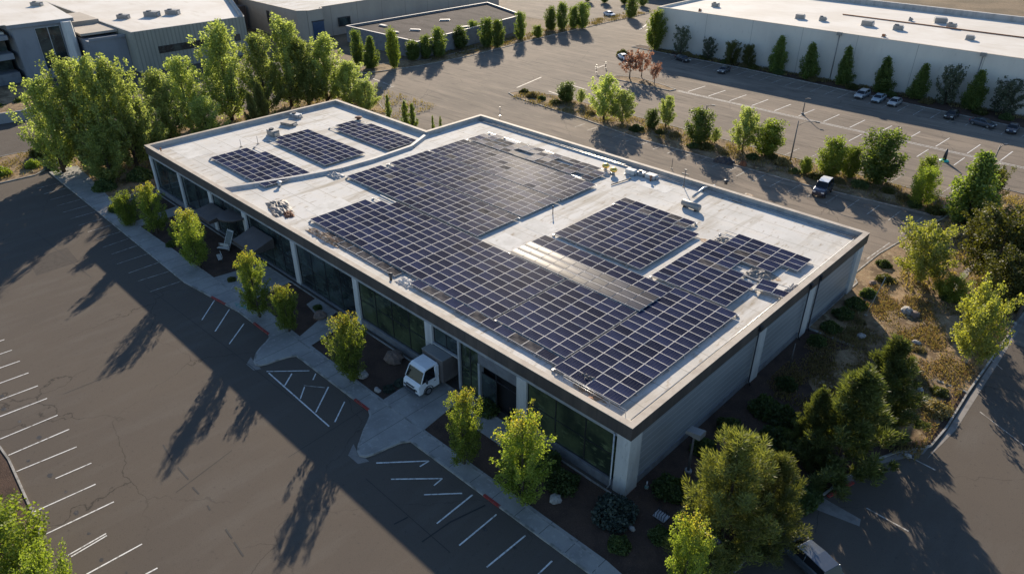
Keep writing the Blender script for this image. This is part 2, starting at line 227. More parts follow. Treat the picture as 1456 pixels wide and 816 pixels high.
# ---------------------------------------------------------------- mesh helpers
class MB:
    def __init__(s): s.v, s.f, s.m, s.sm = [], [], [], []
    def add(s, vs_, fs, m=0, smooth=False):
        o = len(s.v); s.v += [tuple(map(float, p)) for p in vs_]
        for f in fs: s.f.append([i+o for i in f]); s.m.append(m); s.sm.append(smooth)
        return s
    def box(s, x0, x1, y0, y1, z0, z1, m=0):
        return s.prism([(x0, y0), (x1, y0), (x1, y1), (x0, y1)], z0, z1, m)
    def prism(s, poly, z0, z1, m=0):
        a = sum(poly[i][0]*poly[(i+1) % len(poly)][1]-poly[(i+1) % len(poly)][0]*poly[i][1] for i in range(len(poly)))
        if a < 0: poly = poly[::-1]
        n = len(poly); vs_ = [(x, y, z0) for x, y in poly]+[(x, y, z1) for x, y in poly]
        return s.add(vs_, [list(range(n))[::-1], [n+i for i in range(n)]]+[[i, (i+1) % n, n+(i+1) % n, n+i] for i in range(n)], m)
    def sheet(s, poly, z, m=0):
        a = sum(poly[i][0]*poly[(i+1) % len(poly)][1]-poly[(i+1) % len(poly)][0]*poly[i][1] for i in range(len(poly)))
        if a < 0: poly = poly[::-1]
        return s.add([(x, y, z) for x, y in poly], [list(range(len(poly)))], m)
    def tube(s, pts, rs, n=8, m=0, smooth=True):
        pts = [Vector(p) for p in pts]
        if not hasattr(rs, '__len__'): rs = [rs]*len(pts)
        o = len(s.v); k = len(pts)
        for i, p in enumerate(pts):
            d = (pts[min(i+1, k-1)]-pts[max(i-1, 0)]).normalized()
            a = d.cross(Vector((0, 0, 1))) if abs(d.z) < .95 else d.cross(Vector((1, 0, 0)))
            a.normalize(); b = d.cross(a)
            for j in range(n):
                t = 2*math.pi*j/n; q = p+(a*math.cos(t)+b*math.sin(t))*rs[i]; s.v.append(tuple(q))
        for i in range(k-1):
            for j in range(n):
                s.f.append([o+i*n+j, o+i*n+(j+1) % n, o+(i+1)*n+(j+1) % n, o+(i+1)*n+j]); s.m.append(m); s.sm.append(smooth)
        s.f.append([o+j for j in range(n)][::-1]); s.m.append(m); s.sm.append(False)
        s.f.append([o+(k-1)*n+j for j in range(n)]); s.m.append(m); s.sm.append(False)
        return s
    def loft(s, rings, m=0, smooth=False, cap=True):
        o = len(s.v); n = len(rings[0])
        for r in rings: s.v += [tuple(map(float, p)) for p in r]
        for i in range(len(rings)-1):
            for j in range(n):
                s.f.append([o+i*n+j, o+i*n+(j+1) % n, o+(i+1)*n+(j+1) % n, o+(i+1)*n+j]); s.m.append(m); s.sm.append(smooth)
        if cap:
            s.f.append([o+j for j in range(n)][::-1]); s.m.append(m); s.sm.append(False)
            s.f.append([o+(len(rings)-1)*n+j for j in range(n)]); s.m.append(m); s.sm.append(False)
        return s
    def obj(s, name, mats, parent=None, origin=(0, 0, 0), bevel=0):
        me = bpy.data.meshes.new(name)
        o = Vector(origin); me.from_pydata([(a-o.x, b-o.y, c-o.z) for a, b, c in s.v], [], s.f)
        for mm in (mats if isinstance(mats, (list, tuple)) else [mats]): me.materials.append(mm)
        me.polygons.foreach_set('material_index', s.m); me.polygons.foreach_set('use_smooth', s.sm)
        me.update()
        ob = bpy.data.objects.new(name, me); C.objects.link(ob)
        if parent: ob.parent = parent
        else: ob.location = o
        if bevel:
            bm = ob.modifiers.new('bevel', 'BEVEL'); bm.width = bevel; bm.segments = 2; bm.limit_method = 'ANGLE'
        return ob
def tag(o, label, cat, group=None):
    o['label'] = label; o['category'] = cat
    if group: o['group'] = group
    return o
def struct(o): o['kind'] = 'structure'; return o
def thing(name, label, cat, loc=(0, 0, 0), group=None, rz=0):
    o = bpy.data.objects.new(name, None); C.objects.link(o); o.location = loc; o.rotation_euler = (0, 0, rz); o.empty_display_size = .3
    return tag(o, label, cat, group)
def dup(src, loc, rz=0, sc=(1, 1, 1), label=None, group=None, rot=None):
    def cp(o, par):
        c = o.copy(); C.objects.link(c); c.parent = par
        for ch in o.children: cp(ch, c)
        return c
    c = cp(src, None); c.location = loc; c.rotation_euler = rot if rot else (0, 0, rz); c.scale = sc if hasattr(sc, '__len__') else (sc,)*3
    if label: c['label'] = label
    if group: c['group'] = group
    return c
def offset(poly, d):
    """inward offset of a polygon (counter clockwise) by d"""
    n = len(poly); out = []
    for i in range(n):
        a, b, c = Vector(poly[i-1]), Vector(poly[i]), Vector(poly[(i+1) % n])
        e1, e2 = (b-a).normalized(), (c-b).normalized(); n1, n2 = Vector((-e1.y, e1.x)), Vector((-e2.y, e2.x))
        k = d/(1+n1.dot(n2)); out.append((b.x+(n1.x+n2.x)*k, b.y+(n1.y+n2.y)*k))
    return out
def ccw(poly):
    a = sum(poly[i][0]*poly[(i+1) % len(poly)][1]-poly[(i+1) % len(poly)][0]*poly[i][1] for i in range(len(poly)))
    return poly if a > 0 else poly[::-1]
def ring(mb, poly, d0, d1, z0, z1, m=0):
    poly = ccw(poly); A, B = offset(poly, d0), offset(poly, d1); n = len(poly)
    vs_ = [(x, y, z0) for x, y in A]+[(x, y, z1) for x, y in A]+[(x, y, z0) for x, y in B]+[(x, y, z1) for x, y in B]
    fs = []
    for i in range(n):
        j = (i+1) % n
        fs += [[i, j, n+j, n+i], [2*n+j, 2*n+i, 3*n+i, 3*n+j], [n+i, n+j, 3*n+j, 3*n+i], [j, i, 2*n+i, 2*n+j]]
    mb.add(vs_, fs, m); return mb

# ---------------------------------------------------------------- ground, lots, kerbs
g = MB(); g.sheet([(-900, -300), (500, -300), (500, 1200), (-900, 1200)], -0.03); struct(g.obj('ground', earth))
g = MB(); g.sheet([(-300, -90), (140, -90), (140, 44), (-118, 44), (-118, 60), (-300, 60)], 0.0); struct(g.obj('parking_lot', asphalt))
g = MB(); g.sheet([(-117.5, 44.0), (140, 44.0), (140, 126), (-86, 128), (-86, 190), (-117.5, 175)], 0.0); struct(g.obj('rear_parking_lot', asphalt_far))
g = MB(); g.sheet([(-230, 140), (-121, 140), (-119, 210), (-86, 215), (-86, 260), (-260, 260)], 0.0); struct(g.obj('far_road', asphalt_far))

def bed(poly, z, m, name='planting_bed', kerb=True, kw=.16, kz=.15):
    poly = ccw(poly)
    if kerb: k = MB(); ring(k, poly, 0, kw, -.02, kz); struct(k.obj('kerb', kerbm))
    b = MB(); b.prism(offset(poly, kw-.004) if kerb else poly, -.02, z); return struct(b.obj(name, m))
# front strip beside the building
bed([(-84.5, -7.0), (-56, -6.3), (2.0, -5.9), (2.6, -6.9), (9.2, -6.7), (9.6, 8.8), (9.8, 10.6), (10.8, 10.9), (11.2, 13.7), (12.1, 17.1), (13.1, 19.5), (14.1, 20.9), (14.9, 22.3), (15.1, 25.6), (15.0, 32), (-.4, 32), (-.4, -.3), (-84.5, -.3)], .09, mulch, 'mulch_bed', kw=.15)
bed([(-.3, 32), (15.0, 32), (15.2, 46.5), (15.6, 88), (2.5, 88), (1.2, 70.6), (-.2, 62), (-1.2, 54), (-1.4, 46.5), (-.3, 45)], .09, drybed, 'dry_bed')
bed([(-84.6, 73.6), (-81, 72.2), (-62, 70.6), (-47, 68.6), (-30, 68.9), (-17.5, 68.9), (0.9, 70.8), (1.6, 78.6), (-60, 79.0), (-76, 79.6), (-84.2, 75.4)], .1, drybed, 'island_bed')
bed([(-92, 127.6), (-60, 127.3), (-20, 123.9), (0, 122.2), (60, 119), (60, 130.2), (-92, 131.2)], .1, mulch, 'wall_bed')
bed([(-124.5, 61), (-119.5, 62.5), (-116.2, 75), (-115.0, 90), (-117.0, 124), (-117.3, 172), (-123, 174), (-121.5, 124), (-119.5, 80), (-124, 76.5)], .1, drybed, 'strip_bed')
bed([(-113.5, -6.0), (-86.2, -6.2), (-86.2, 40), (-91, 47), (-98, 50), (-113.5, 48)], .08, drybed, 'grove_bed')
bed([(-117.5, -60), (-105, -60), (-105.2, -20), (-104.8, -10.5), (-108, -6.3), (-112, -6.3), (-116, -3), (-118, -10)], .09, drybed, 'verge_bed')
bed([(-79.8, 98.0), (-76, 101.5), (-72, 103), (-64, 101.5), (-60.6, 100.4), (-61, 98.6), (-68, 98.4)], .09, drybed, 'tree_island')
bed([(-60, -31.8), (-27.5, -31.9), (-26.9, -33), (-26.9, -60), (-60, -60)][0:0] or [(-40.5, -31.5), (-38.2, -31.4), (-28.5, -31.9), (-27.6, -32.6), (-27.5, -60), (-60, -60), (-60, -36), (-41, -36)], .09, mulch, 'corner_bed')
# sunlit dry mound in the right-hand bed
mb = MB(); n1, n2 = 26, 34
for j in range(n2+1):
    for i in range(n1+1):
        x, y = 3.6+11.0*i/n1, 21.8+26*j/n2
        e = min(1, min(i, n1-i)/4, min(j, n2-j)/4)
        mb.v.append((x+.35*math.sin(j*1.7), y+.3*math.sin(i*1.3), .06+e*(.14+.07*math.sin(x*.9+y*.4)+.04*math.sin(x*2.1-y*1.3)+.05*random.random())))
for j in range(n2):
    for i in range(n1):
        a = j*(n1+1)+i; mb.f.append([a, a+1, a+n1+2, a+n1+1]); mb.m.append(0); mb.sm.append(True)
struct(mb.obj('dry_ground', drybed))

# sidewalks and concrete aprons
s = MB()
s.prism([(-104.5, -8.6), (-56, -8.95), (-45.6, -7.65), (-39.3, -7.62), (-38.7, -7.9), (-38.25, -8.5), (-37.8, -9.35), (-37.25, -10.1), (-36.6, -10.65), (-36.1, -11.0), (-35.6, -11.1), (-35.2, -10.9), (-34.95, -10.3), (-34.75, -9.3), (-34.5, -8.3), (-34.1, -7.6), (-22.3, -7.5), (-21.6, -7.85), (-21.05, -8.5), (-20.5, -9.3), (-19.8, -10.1), (-19.2, -10.8), (-18.7, -11.2), (-18.2, -11.35), (-17.8, -11.1), (-17.55, -10.4), (-17.35, -9.3), (-17.1, -8.2), (-16.6, -7.4), (9.0, -6.98), (9.0, -6.2), (2.6, -5.5), (-16.8, -5.75), (-22.5, -5.78), (-34.6, -5.7), (-45, -5.35), (-46.2, -6.0), (-56, -6.35), (-75, -6.7), (-104.5, -4.6)], -.02, .135)
struct(s.obj('sidewalk', concrete))
s = MB(); s.prism([(-22.5, -5.785), (-16.8, -5.755), (-17.6, -.3), (-22.9, -.3)], -.02, .131); s.prism([(-36.7, -5.66), (-34.5, -5.70), (-35.2, -1.2), (-37.6, -1.2), (-38, -.3), (-42, -.3), (-41.6, -1.8), (-38, -2.4)], -.02, .131)
s.prism([(-54.5, -6.28), (-46.6, -6.07), (-47.2, -.3), (-53.6, -.3)], -.02, .131); s.prism([(-76.5, -6.68), (-74.6, -6.66), (-74.6, -.3), (-77.5, -.3)], -.02, .131)
s.prism([(-15.9, -2.6), (-10.8, -2.6), (-10.8, -.3), (-17.55, -.3), (-17.3, -2.0)], -.02, .128)
struct(s.obj('path', concrete))
s = MB()   # kerb edge round the aprons, slightly proud of the slab
def kerbline(pts, wd=.17, z=.152):
    for a, b in zip(pts, pts[1:]):
        a, b = Vector(a), Vector(b); d = (b-a).normalized(); nn = Vector((-d.y, d.x))*wd/2; a = a-d*.04; b = b+d*.04
        s.prism([tuple(a+nn), tuple(b+nn), tuple(b-nn), tuple(a-nn)], -.02, z+random.uniform(-.002, .002))
kerbline([(-104.5, -8.6), (-56, -8.95), (-45.6, -7.65), (-39.3, -7.62), (-38.7, -7.9), (-38.25, -8.5), (-37.8, -9.35), (-37.25, -10.1), (-36.6, -10.65), (-36.1, -11.0), (-35.6, -11.1), (-35.2, -10.9), (-34.95, -10.3), (-34.75, -9.3), (-34.5, -8.3), (-34.1, -7.6), (-22.3, -7.5), (-21.6, -7.85), (-21.05, -8.5), (-20.5, -9.3), (-19.8, -10.1), (-19.2, -10.8), (-18.7, -11.2), (-18.2, -11.35), (-17.8, -11.1), (-17.55, -10.4), (-17.35, -9.3), (-17.1, -8.2), (-16.6, -7.4), (9.2, -6.95)])
struct(s.obj('kerb', kerbm))
s = MB()
for a, b in (((-50.6, -8.3), (-48.0, -7.95)), ((-42.4, -7.63), (-39.3, -7.62)), ((-24.4, -7.52), (-22.3, -7.5)), ((-7.9, -7.26), (-6.2, -7.23))):
    s.prism([(a[0], a[1]-.11), (b[0], b[1]-.11), (b[0], b[1]+.11), (a[0], a[1]+.11)], .02, .16)
s.prism([(10.95, 10.95), (11.15, 10.9), (11.95, 13.7), (11.7, 13.75)][::1], .02, .16)
struct(s.obj('red_kerb', redp))
# gutter aprons of paler concrete
s = MB()
s.sheet([(-37.2, -10.8), (-36.4, -11.7), (-35.0, -11.7), (-34.7, -11.1), (-35.2, -11.0), (-36.2, -11.0)], .008)
s.sheet([(-19.8, -10.9), (-19.0, -12.0), (-17.6, -12.0), (-17.2, -11.2), (-17.9, -11.2), (-18.9, -11.2)], .008)
s.sheet([P(1142, 697), P(1150, 720), P(1222, 748), P(1224, 738), P(1180, 713), P(1160, 700)], .008)
s.sheet([(15.1, 20.5), (15.7, 26), (15.65, 60), (15.25, 60), (15.2, 24)], .008)
s.sheet([P(1290, 603), P(1335, 619), P(1313, 645), P(1240, 662), P(1205, 690), P(1200, 682), P(1240, 655), P(1300, 639)], .008)
s.sheet([P(1345, 420), P(1352, 424), P(1392, 372), P(1384, 368)], .14)
struct(s.obj('gutter', guttm))

# painted lines
def line(mb, a, b, wd=.11, z=.012):
    a, b = Vector(a[:2]), Vector(b[:2]); d = (b-a).normalized(); nn = Vector((-d.y, d.x))*wd/2
    k = max(1, int((b-a).length/1.2)); pts = [a+(b-a)*i/k for i in range(k+1)]
    L_, R_ = [], []
    for p in pts:
        e = random.uniform(.8, 1.08); L_.append(tuple(p+nn*e)); R_.append(tuple(p-nn*e))
    mb.sheet(L_+R_[::-1], z)
s = MB(); f = MB()
for (u0, v0, u1, v1) in [(0, 624, 82, 590), (12, 647, 98.5, 610), (23.5, 670, 109, 635), (79, 680, 130, 658), (49, 727, 136, 688), (65, 759, 162, 713), (95, 790, 151, 758), (101, 791, 152, 761), (123, 816, 202, 773), (207, 816, 224, 807)]:
    line(s, P(u0, v0), P(u1, v1), .12)
for x in (-44.6, -47.2, -50.0, -52.7, -55.3, -57.9):
    line(s, (x-.3, -31.3), (x, -26.8), .12)
for x in (-60.8, -63.6): line(f, (x, -31.3), (x, -27.2), .1)
for x0, y0, x1, y1 in [(-72.0, -12.3, -72.2, -9.1), (-69.3, -12.2, -69.4, -9.1), (-66.2, -12.7, -66.2, -9.0), (-62.9, -12.6, -63.0, -9.0), (-60.2, -12.6, -59.9, -9.1), (-56.8, -12.6, -56.6, -9.1),
                       (-75.0, -12.0, -75, -9), (-78, -12.0, -78, -9), (-81, -12.2, -81, -9), (-84, -12.2, -84, -9), (-87, -12.2, -87, -9), (-90, -12, -90, -9), (-93, -12, -93, -9), (-96, -12, -96, -9), (-99, -12, -99, -9)]:
    line(f, (x0, y0), (x1, y1), .11)
for a in [(287, 455, 305, 427), (306, 471, 326, 440), (326, 489, 347, 460), (382, 530, 468, 606), (379, 528, 440, 527), (405, 548, 415, 531), (427, 567, 433, 550), (449, 586, 467, 550), (476, 600, 490, 571),
          (445, 540, 449, 531), (535, 658, 610, 655), (610, 655, 597, 663), (556, 681, 629, 680), (629, 680, 617, 690), (603, 703, 657, 701), (672, 703, 621, 744), (706, 731, 653, 775), (747, 761, 692, 806), (785, 797, 765, 816)]:
    line(s, P(a[0], a[1]), P(a[2], a[3]), .13)
for a in [(432, 548, 462, 551), (345, 388, 328, 414)]: line(f, P(a[0], a[1]), P(a[2], a[3]), .12, .15 if a[0] == 345 else .012)
for x in (17.5, ): line(f, (16.5, 30), (21, 27.5), .1)
line(f, P(1275, 640), P(1330, 668), .12); line(f, P(1232, 722), P(1292, 755), .12); line(f, P(1397, 500), P(1425, 525), .1)
struct(s.obj('painted_line', paint)); struct(f.obj('faded_line', paint_f))
s = MB(); f = MB()
for u in (15,): pass
x = -79.0
while x < 60:       # shaded stalls along the white building, then the row opposite and the middle rows
    ky = 127.3-(x+60)*.085
    if x < 45: line(f, (x, ky-6.6), (x+.1, ky-.5), .14)
    x += 3.05
for i, x in enumerate(np.arange(-58, 60, 4.9)):
    line(s, (x, 101.0), (x+.3, 107.4), .16)
for x in np.arange(-20.8, 60, 5.6): line(s, (x, 93.5), (x+.2, 98.6), .14)
for x in np.arange(-29, 60, 3.4): line(f, (x, 79.2), (x+.3, 84.0), .14)
for x in np.arange(-26.7, -1, 2.85): line(f, (x, 64.8), (x+.1, 69.3), .12)
for x in np.arange(-60, -27, 2.85): line(f, (x, 66), (x+.1, 68.8), .12)
line(s, (-60, 99.75), (70, 99.75), .14); line(s, (-60, 100.35), (70, 100.35), .14); line(f, (-1.7, 51.8), (-1.3, 58.2), .16)
for a in [(545, 127, 560, 123), (530, 112, 556, 122), (780, 130, 800, 137), (735, 125, 770, 110), (800, 118, 835, 128), (846, 98, 860, 93)]: line(f, P(a[0], a[1]), P(a[2], a[3]), .3)
for k in range(6): line(f, (-104+k*2.2, 148), (-107+k*2.2, 156), .5)
struct(s.obj('rear_painted_line', paint)); struct(f.obj('rear_faded_line', paint_f))
s = MB(); c = P(1004/3, 400+4) ; s.sheet([P(334, 566-0), P(336, 566)][0:0] or [P(333, 431), P(349, 434), P(354, 441), P(338, 440)], .142); struct(s.obj('painted_patch', tealp))

patcha = mat('asphalt_patch', (0.092, 0.08, 0.07), .9, spec=.08, noise=[(2, (0.075, 0.066, 0.058), .45, .6, I3), (14, (0.04, 0.037, 0.035), .52, .8, I3)])
s = MB()
for pl in ([(40, 370), (95, 352), (112, 372), (52, 392)], [(690, 655), (720, 640), (735, 655), (705, 668)], [(280, 610), (300, 600), (306, 606), (286, 617)]): s.sheet([P(*q) for q in pl], .006)
struct(s.obj('asphalt_patch', patcha))
oil = mat('oil_stain', (0.045, 0.042, 0.04), .5, spec=.3, noise=[(3, (0.09, 0.08, 0.07), .5, .62, I3)])
s = MB()
def blob(x, y, a, z=.007):
    k = [(x+a*math.cos(q)*random.uniform(.6, 1.2), y+a*.7*math.sin(q)*random.uniform(.6, 1.2)) for q in np.linspace(0, 6.0, 12)]; s.sheet(k, z)
for k in range(16): blob(-58+2.8*k+random.uniform(1, 1.8), random.uniform(-30.5, -28.5), random.uniform(.12, .35))
for k in range(9): blob(-71+3.1*k+1.5, random.uniform(-10.5, -9.5), random.uniform(.12, .3))
for k in range(4): blob(-7+2.8*k+1.4, random.uniform(-10.5, -9.0), random.uniform(.12, .3))
for k in range(30): blob(-55+3.05*k+1.5, random.uniform(119, 122)-k*.2, random.uniform(.15, .5))
struct(s.obj('oil_stain', oil))
tarm = mat('tar_seal', (0.03, 0.028, 0.027), .8)
s = MB()
for a in [(232, 632, 245, 655), (253, 664, 268, 681), (274, 692, 283, 702), (295, 718, 299, 725), (321, 752, 330, 765), (333, 770, 346, 790), (600, 770, 640, 742), (640, 742, 690, 718), (560, 745, 580, 735)]: line(s, P(a[0], a[1]), P(a[2], a[3]), .13)
for a in [(120, 350, 205, 300), (205, 405, 330, 500), (330, 500, 420, 570), (410, 650, 520, 580), (520, 680, 640, 785), (90, 560, 190, 520), (50, 330, 130, 395), (250, 700, 330, 640)]: line(s, P(a[0], a[1]), P(a[2], a[3]), .05)
struct(s.obj('tar_seam', tarm))
# ---------------------------------------------------------------- main building
LP = [(0, 0), (0, 43.6), (-61.3, 43.6), (-61.3, 32.3), (-85.2, 32.3), (-85.2, 0)]
LP = ccw(LP)
bld = thing('office_warehouse', 'long low building with solar arrays covering its pale flat roof', 'building')
b = MB(); ring(b, LP, 0, .32, 5.8, 7.0); b.obj('fascia', fasciam, bld)
b = MB(); ring(b, LP, .322, .45, 6.3, 7.0); b.obj('parapet_lining', parain, bld)
b = MB(); ring(b, LP, -.03, .52, 7.0, 7.05); b.obj('coping', coping, bld)
b = MB(); b.prism(offset(LP, .33), 5.9, 6.42); b.obj('roof', roofm, bld)
# rear and left walls
b = MB(); b.box(-84.9, -84.6, .3, 32.0, 0, 5.81); b.box(-84.6, -61.0, 31.7, 32.0, 0, 5.81); b.box(-61.3, -61.0, 32.0, 43.3, 0, 5.81); b.box(-61.0, -.3, 43.0, 43.3, 0, 5.81)
b.obj('wall', wallm, bld)
b = MB(); b.box(-.55, -.3, .6, 43.0, .75, 5.62); b.obj('side_wall', siding, bld)
b = MB(); b.box(-.6, -.22, .6, 43.0, 0, .75); b.obj('plinth', plinth, bld)
b = MB(); b.box(-.5, -.2, .6, 43.0, 5.62, 5.8); b.obj('side_trim', framem, bld)
for y in (.9, 20.1, 30.3, 42.4):
    b = MB(); b.box(-.6, -.06, y-.75, y+.75, 0.0, 5.79) if y != .9 else b.box(-1.25, -.06, .06, 1.6, 0, 5.79); b.obj('pilaster', colm, bld, bevel=.03)
cols = [(-11.0, .55), (-22.85, .5), (-34.4, .4), (-46.25, .45), (-57.4, .45), (-66.3, .4), (-75.4, .35), (-84.6, .35)]
for x, hw in cols:
    b = MB(); b.box(x-hw, x+hw, .08, .6, 0, 5.4); b.obj('column', colm, bld, bevel=.03)
b = MB(); b.box(-84.9, -1.25, .12, .55, 5.4, 5.8); b.obj('lintel', framem, bld)
b = MB(); b.box(-84.3, -1.3, .9, 1.1, 0, 5.8); b.box(-84.3, -1.3, .3, 3.5, 5.8, 5.9); b.obj('interior', blackin, bld)
def window(x0, x1, z0, z1, nx, nz, gm, y=.34):
    fm = MB(); t = .07
    fm.box(x0, x1, y-.05, y+.09, z0, z0+t); fm.box(x0, x1, y-.05, y+.09, z1-t, z1)
    fm.box(x0, x0+t, y-.05, y+.09, z0+t, z1-t); fm.box(x1-t, x1, y-.05, y+.09, z0+t, z1-t)
    for i in range(1, nx):
        xx = x0+(x1-x0)*i/nx; fm.box(xx-.04, xx+.04, y-.04, y+.08, z0+t, z1-t)
    for j in range(1, nz):
        zz = z0+(z1-z0)*(.0 if nz == 1 else (.5 if nz == 2 else j/nz)); fm.box(x0+t, x1-t, y-.035, y+.075, zz-.03, zz+.03)
    wdw = fm.obj('window', darkm, bld)
    p = MB(); p.box(x0+t, x1-t, y+.01, y+.03, z0+t, z1-t); p.obj('pane', gm, wdw)
    return wdw
def sillbox(x0, x1, z): b = MB(); b.box(x0, x1, .1, .5, 0, z); b.obj('sill_wall', plinth, bld)
window(-10.45, -1.3, .85, 5.4, 3, 2, glass_g); sillbox(-10.45, -1.25, .85)
window(-34.0, -23.35, .8, 5.4, 4, 2, glass_g); sillbox(-34.0, -23.35, .8)
window(-45.8, -34.8, .2, 5.4, 4, 2, glass); sillbox(-45.8, -34.8, .2)
window(-56.95, -46.7, .2, 5.4, 4, 2, glass); sillbox(-56.95, -46.7, .2)
window(-65.9, -57.85, .2, 5.4, 3, 2, glass); sillbox(-65.9, -57.85, .2)
window(-75.05, -66.7, .8, 5.4, 2, 1, glass); sillbox(-75.05, -66.7, .8)
window(-84.25, -75.75, .8, 5.4, 2, 1, glass); sillbox(-84.25, -75.75, .8)
window(-18.6, -16.2, .2, 5.4, 2, 2, glass_g); sillbox(-18.6, -16.2, .2)
window(-22.3, -18.85, 3.55, 5.4, 2, 1, glass)
b = MB(); b.box(-16.2, -11.55, .12, .5, 4.3, 5.4); b.obj('header_panel', plinth, bld)
b = MB(); b.box(-18.85, -18.6, .1, .6, 0, 5.4); b.box(-16.25, -16.0, .1, .6, 0, 4.3); b.box(-22.35, -18.85, .1, .5, 3.4, 3.56); b.obj('door_frame', framem, bld)
# deep dark bay behind the tall opening
b = MB(); b.box(-16.0, -11.6, 5.0, 5.1, 0, 4.3); b.box(-16.0, -11.6, .6, 5.1, -.01, .14); b.obj('bay_interior', blackin, bld)
b = MB(); b.box(-22.3, -18.9, 6.2, 6.3, 0, 3.6); b.obj('bay_interior', blackin, bld)
b = MB(); b.box(-14.2, -14.1, .28, .36, .14, 4.3); b.box(-15.95, -11.65, .28, .34, 3.3, 3.4); dr = b.obj('door', darkm, bld)
p = MB(); p.box(-15.95, -14.2, .30, .33, .2, 3.3); p.obj('pane', glass, dr)
# entrance canopies
def canopy(x0, x1, y0, z0, z1, name='canopy'):
    b = MB(); b.add([(x0, y0, z0), (x1, y0, z0), (x1, .1, z0), (x0, .1, z0), (x0, y0, z0+.35), (x1, y0, z0+.35), (x1, .1, z1), (x0, .1, z1)],
                    [[3, 2, 1, 0], [4, 5, 6, 7], [0, 1, 5, 4], [1, 2, 6, 5], [2, 3, 7, 6], [3, 0, 4, 7]]); o = b.obj(name, fasciam, bld, bevel=.03)
    t = MB(); t.add([(x0-.04, y0-.04, z0+.36), (x1+.04, y0-.04, z0+.36), (x1+.04, .05, z1+.02), (x0-.04, .05, z1+.02), (x0-.04, y0-.04, z0+.41), (x1+.04, y0-.04, z0+.41), (x1+.04, .05, z1+.07), (x0-.04, .05, z1+.07)],
                    [[3, 2, 1, 0], [4, 5, 6, 7], [0, 1, 5, 4], [1, 2, 6, 5], [2, 3, 7, 6], [3, 0, 4, 7]]); t.obj('canopy_top', fasciam, o)
canopy(-55.2, -50.6, -2.7, 3.1, 4.3); canopy(-66.0, -61.6, -2.5, 3.3, 4.0)
b = MB(); b.tube([(-59.2, -.3, 4.5), (-59.2, -.3, 4.72)], [1.9, 1.9], 24); b.obj('round_canopy', fasciam, bld)
b = MB()     # downspouts
for x, y in ((-1.45, -.02), ): b.tube([(x, y, 5.7), (x, y, .5), (x-.05, y-.25, .2)], .07)
b.obj('downspout', galv, bld)
for y in (18.95, 29.1, 31.35):
    b = MB(); b.tube([(.03, y, 6.6), (.03, y, .6), (.25, y, .25)], .07); b.box(-.02, .25, y-.2, y+.2, 6.3, 6.75); b.obj('downspout', darkm, bld)
# low expansion curb that splits the roof
b = MB(); pts = [(-63.2, .6), (-61.4, 5), (-59.6, 10), (-58.3, 15), (-58.0, 20), (-58.4, 27), (-60.9, 32)]
for a, c in zip(pts, pts[1:]):
    d = (Vector(c)-Vector(a)).normalized(); nn = Vector((-d.y, d.x))
    q = lambda p, k, z: (p[0]+nn.x*k, p[1]+nn.y*k, z)
    b.loft([[q(a, -.55, 6.421), q(a, -.25, 6.8), q(a, .2, 6.82), q(a, .6, 6.421)], [q(c, -.55, 6.421), q(c, -.25, 6.8), q(c, .2, 6.82), q(c, .6, 6.421)]])
b.obj('roof_curb', parain, bld)
b = MB()
for y, z in ((42.75, 6.5), (42.35, 6.5)): b.tube([(-60.5, y, z), (-30, y+.05, z+.02), (-.8, y, z)], .06)
b.tube([(-.95, 1.2, 6.5), (-.95, 42, 6.5)], .05)
b.obj('conduit', galv, bld)
b = MB()
for u, v, rx, ry in ((1065, 277, .7, .35), (1048, 287, 1.1, .3), (1100, 395, .8, .6), (838, 560, 1.6, .5), (1010, 345, 1.5, .5)):
    x, y = P(u, v, 6.42); k = [(x+rx*math.cos(t)*random.uniform(.7, 1.2), y+ry*math.sin(t)*random.uniform(.7, 1.2)) for t in np.linspace(0, 6.0, 11)]; b = MB(); b.sheet(k, 6.432); b.obj('roof_stain', patchm, bld)

b = MB()     # membrane patches
for u, v, a, c in ((735, 350, 3.2, 1.4), (760, 320, 2.6, 1.2), (925, 262, 3.0, 1.2), (480, 300, 3.2, 2.4), (270, 215, 3, 1.6), (590, 205, 2.2, 1.1)):
    x, y = P(u, v, 6.42); b = MB(); b.box(x-a, x+a, y-c, y+c, 6.41, 6.428); b.obj('membrane_patch', patchw, bld)

# ---------------------------------------------------------------- solar arrays
PW, PH = 1.65, 1.10
def module_mesh(name, cm, bow=0):
    b = MB(); a, c, t = PW/2-.012, PH/2-.012, .021
    b.box(-a, a, -c, c, -.035, -.002, 0)
    b.box(-a, a, -c, -c+t, -.002, .006, 0); b.box(-a, a, c-t, c, -.002, .006, 0); b.box(-a, -a+t, -c+t, c-t, -.002, .006, 0); b.box(a-t, a, -c+t, c-t, -.002, .006, 0)
    if not bow: b.sheet([(-a+t, -c+t), (a-t, -c+t), (a-t, c-t), (-a+t, c-t)], .001, 1)
    else:      # bow added to the face so sun glare streaks along each row
        k = 6; ys = [-c+t+(2*c-2*t)*i/k for i in range(k+1)]; vv = []
        for y in ys: z = .002+bow*(1-(y/c)**2); vv += [(-a+t, y, z), (a-t, y, z)]
        b.add(vv, [[2*i, 2*i+1, 2*i+3, 2*i+2] for i in range(k)], 1, True)
    o = b.obj(name, [framea, cm]); me = o.data; bpy.data.objects.remove(o); return me
me_std, me_dust, me_gl = module_mesh('solar_panel', cell), module_mesh('dusty_solar_panel', cell_dust), module_mesh('glossy_solar_panel', cell_gloss, .028)
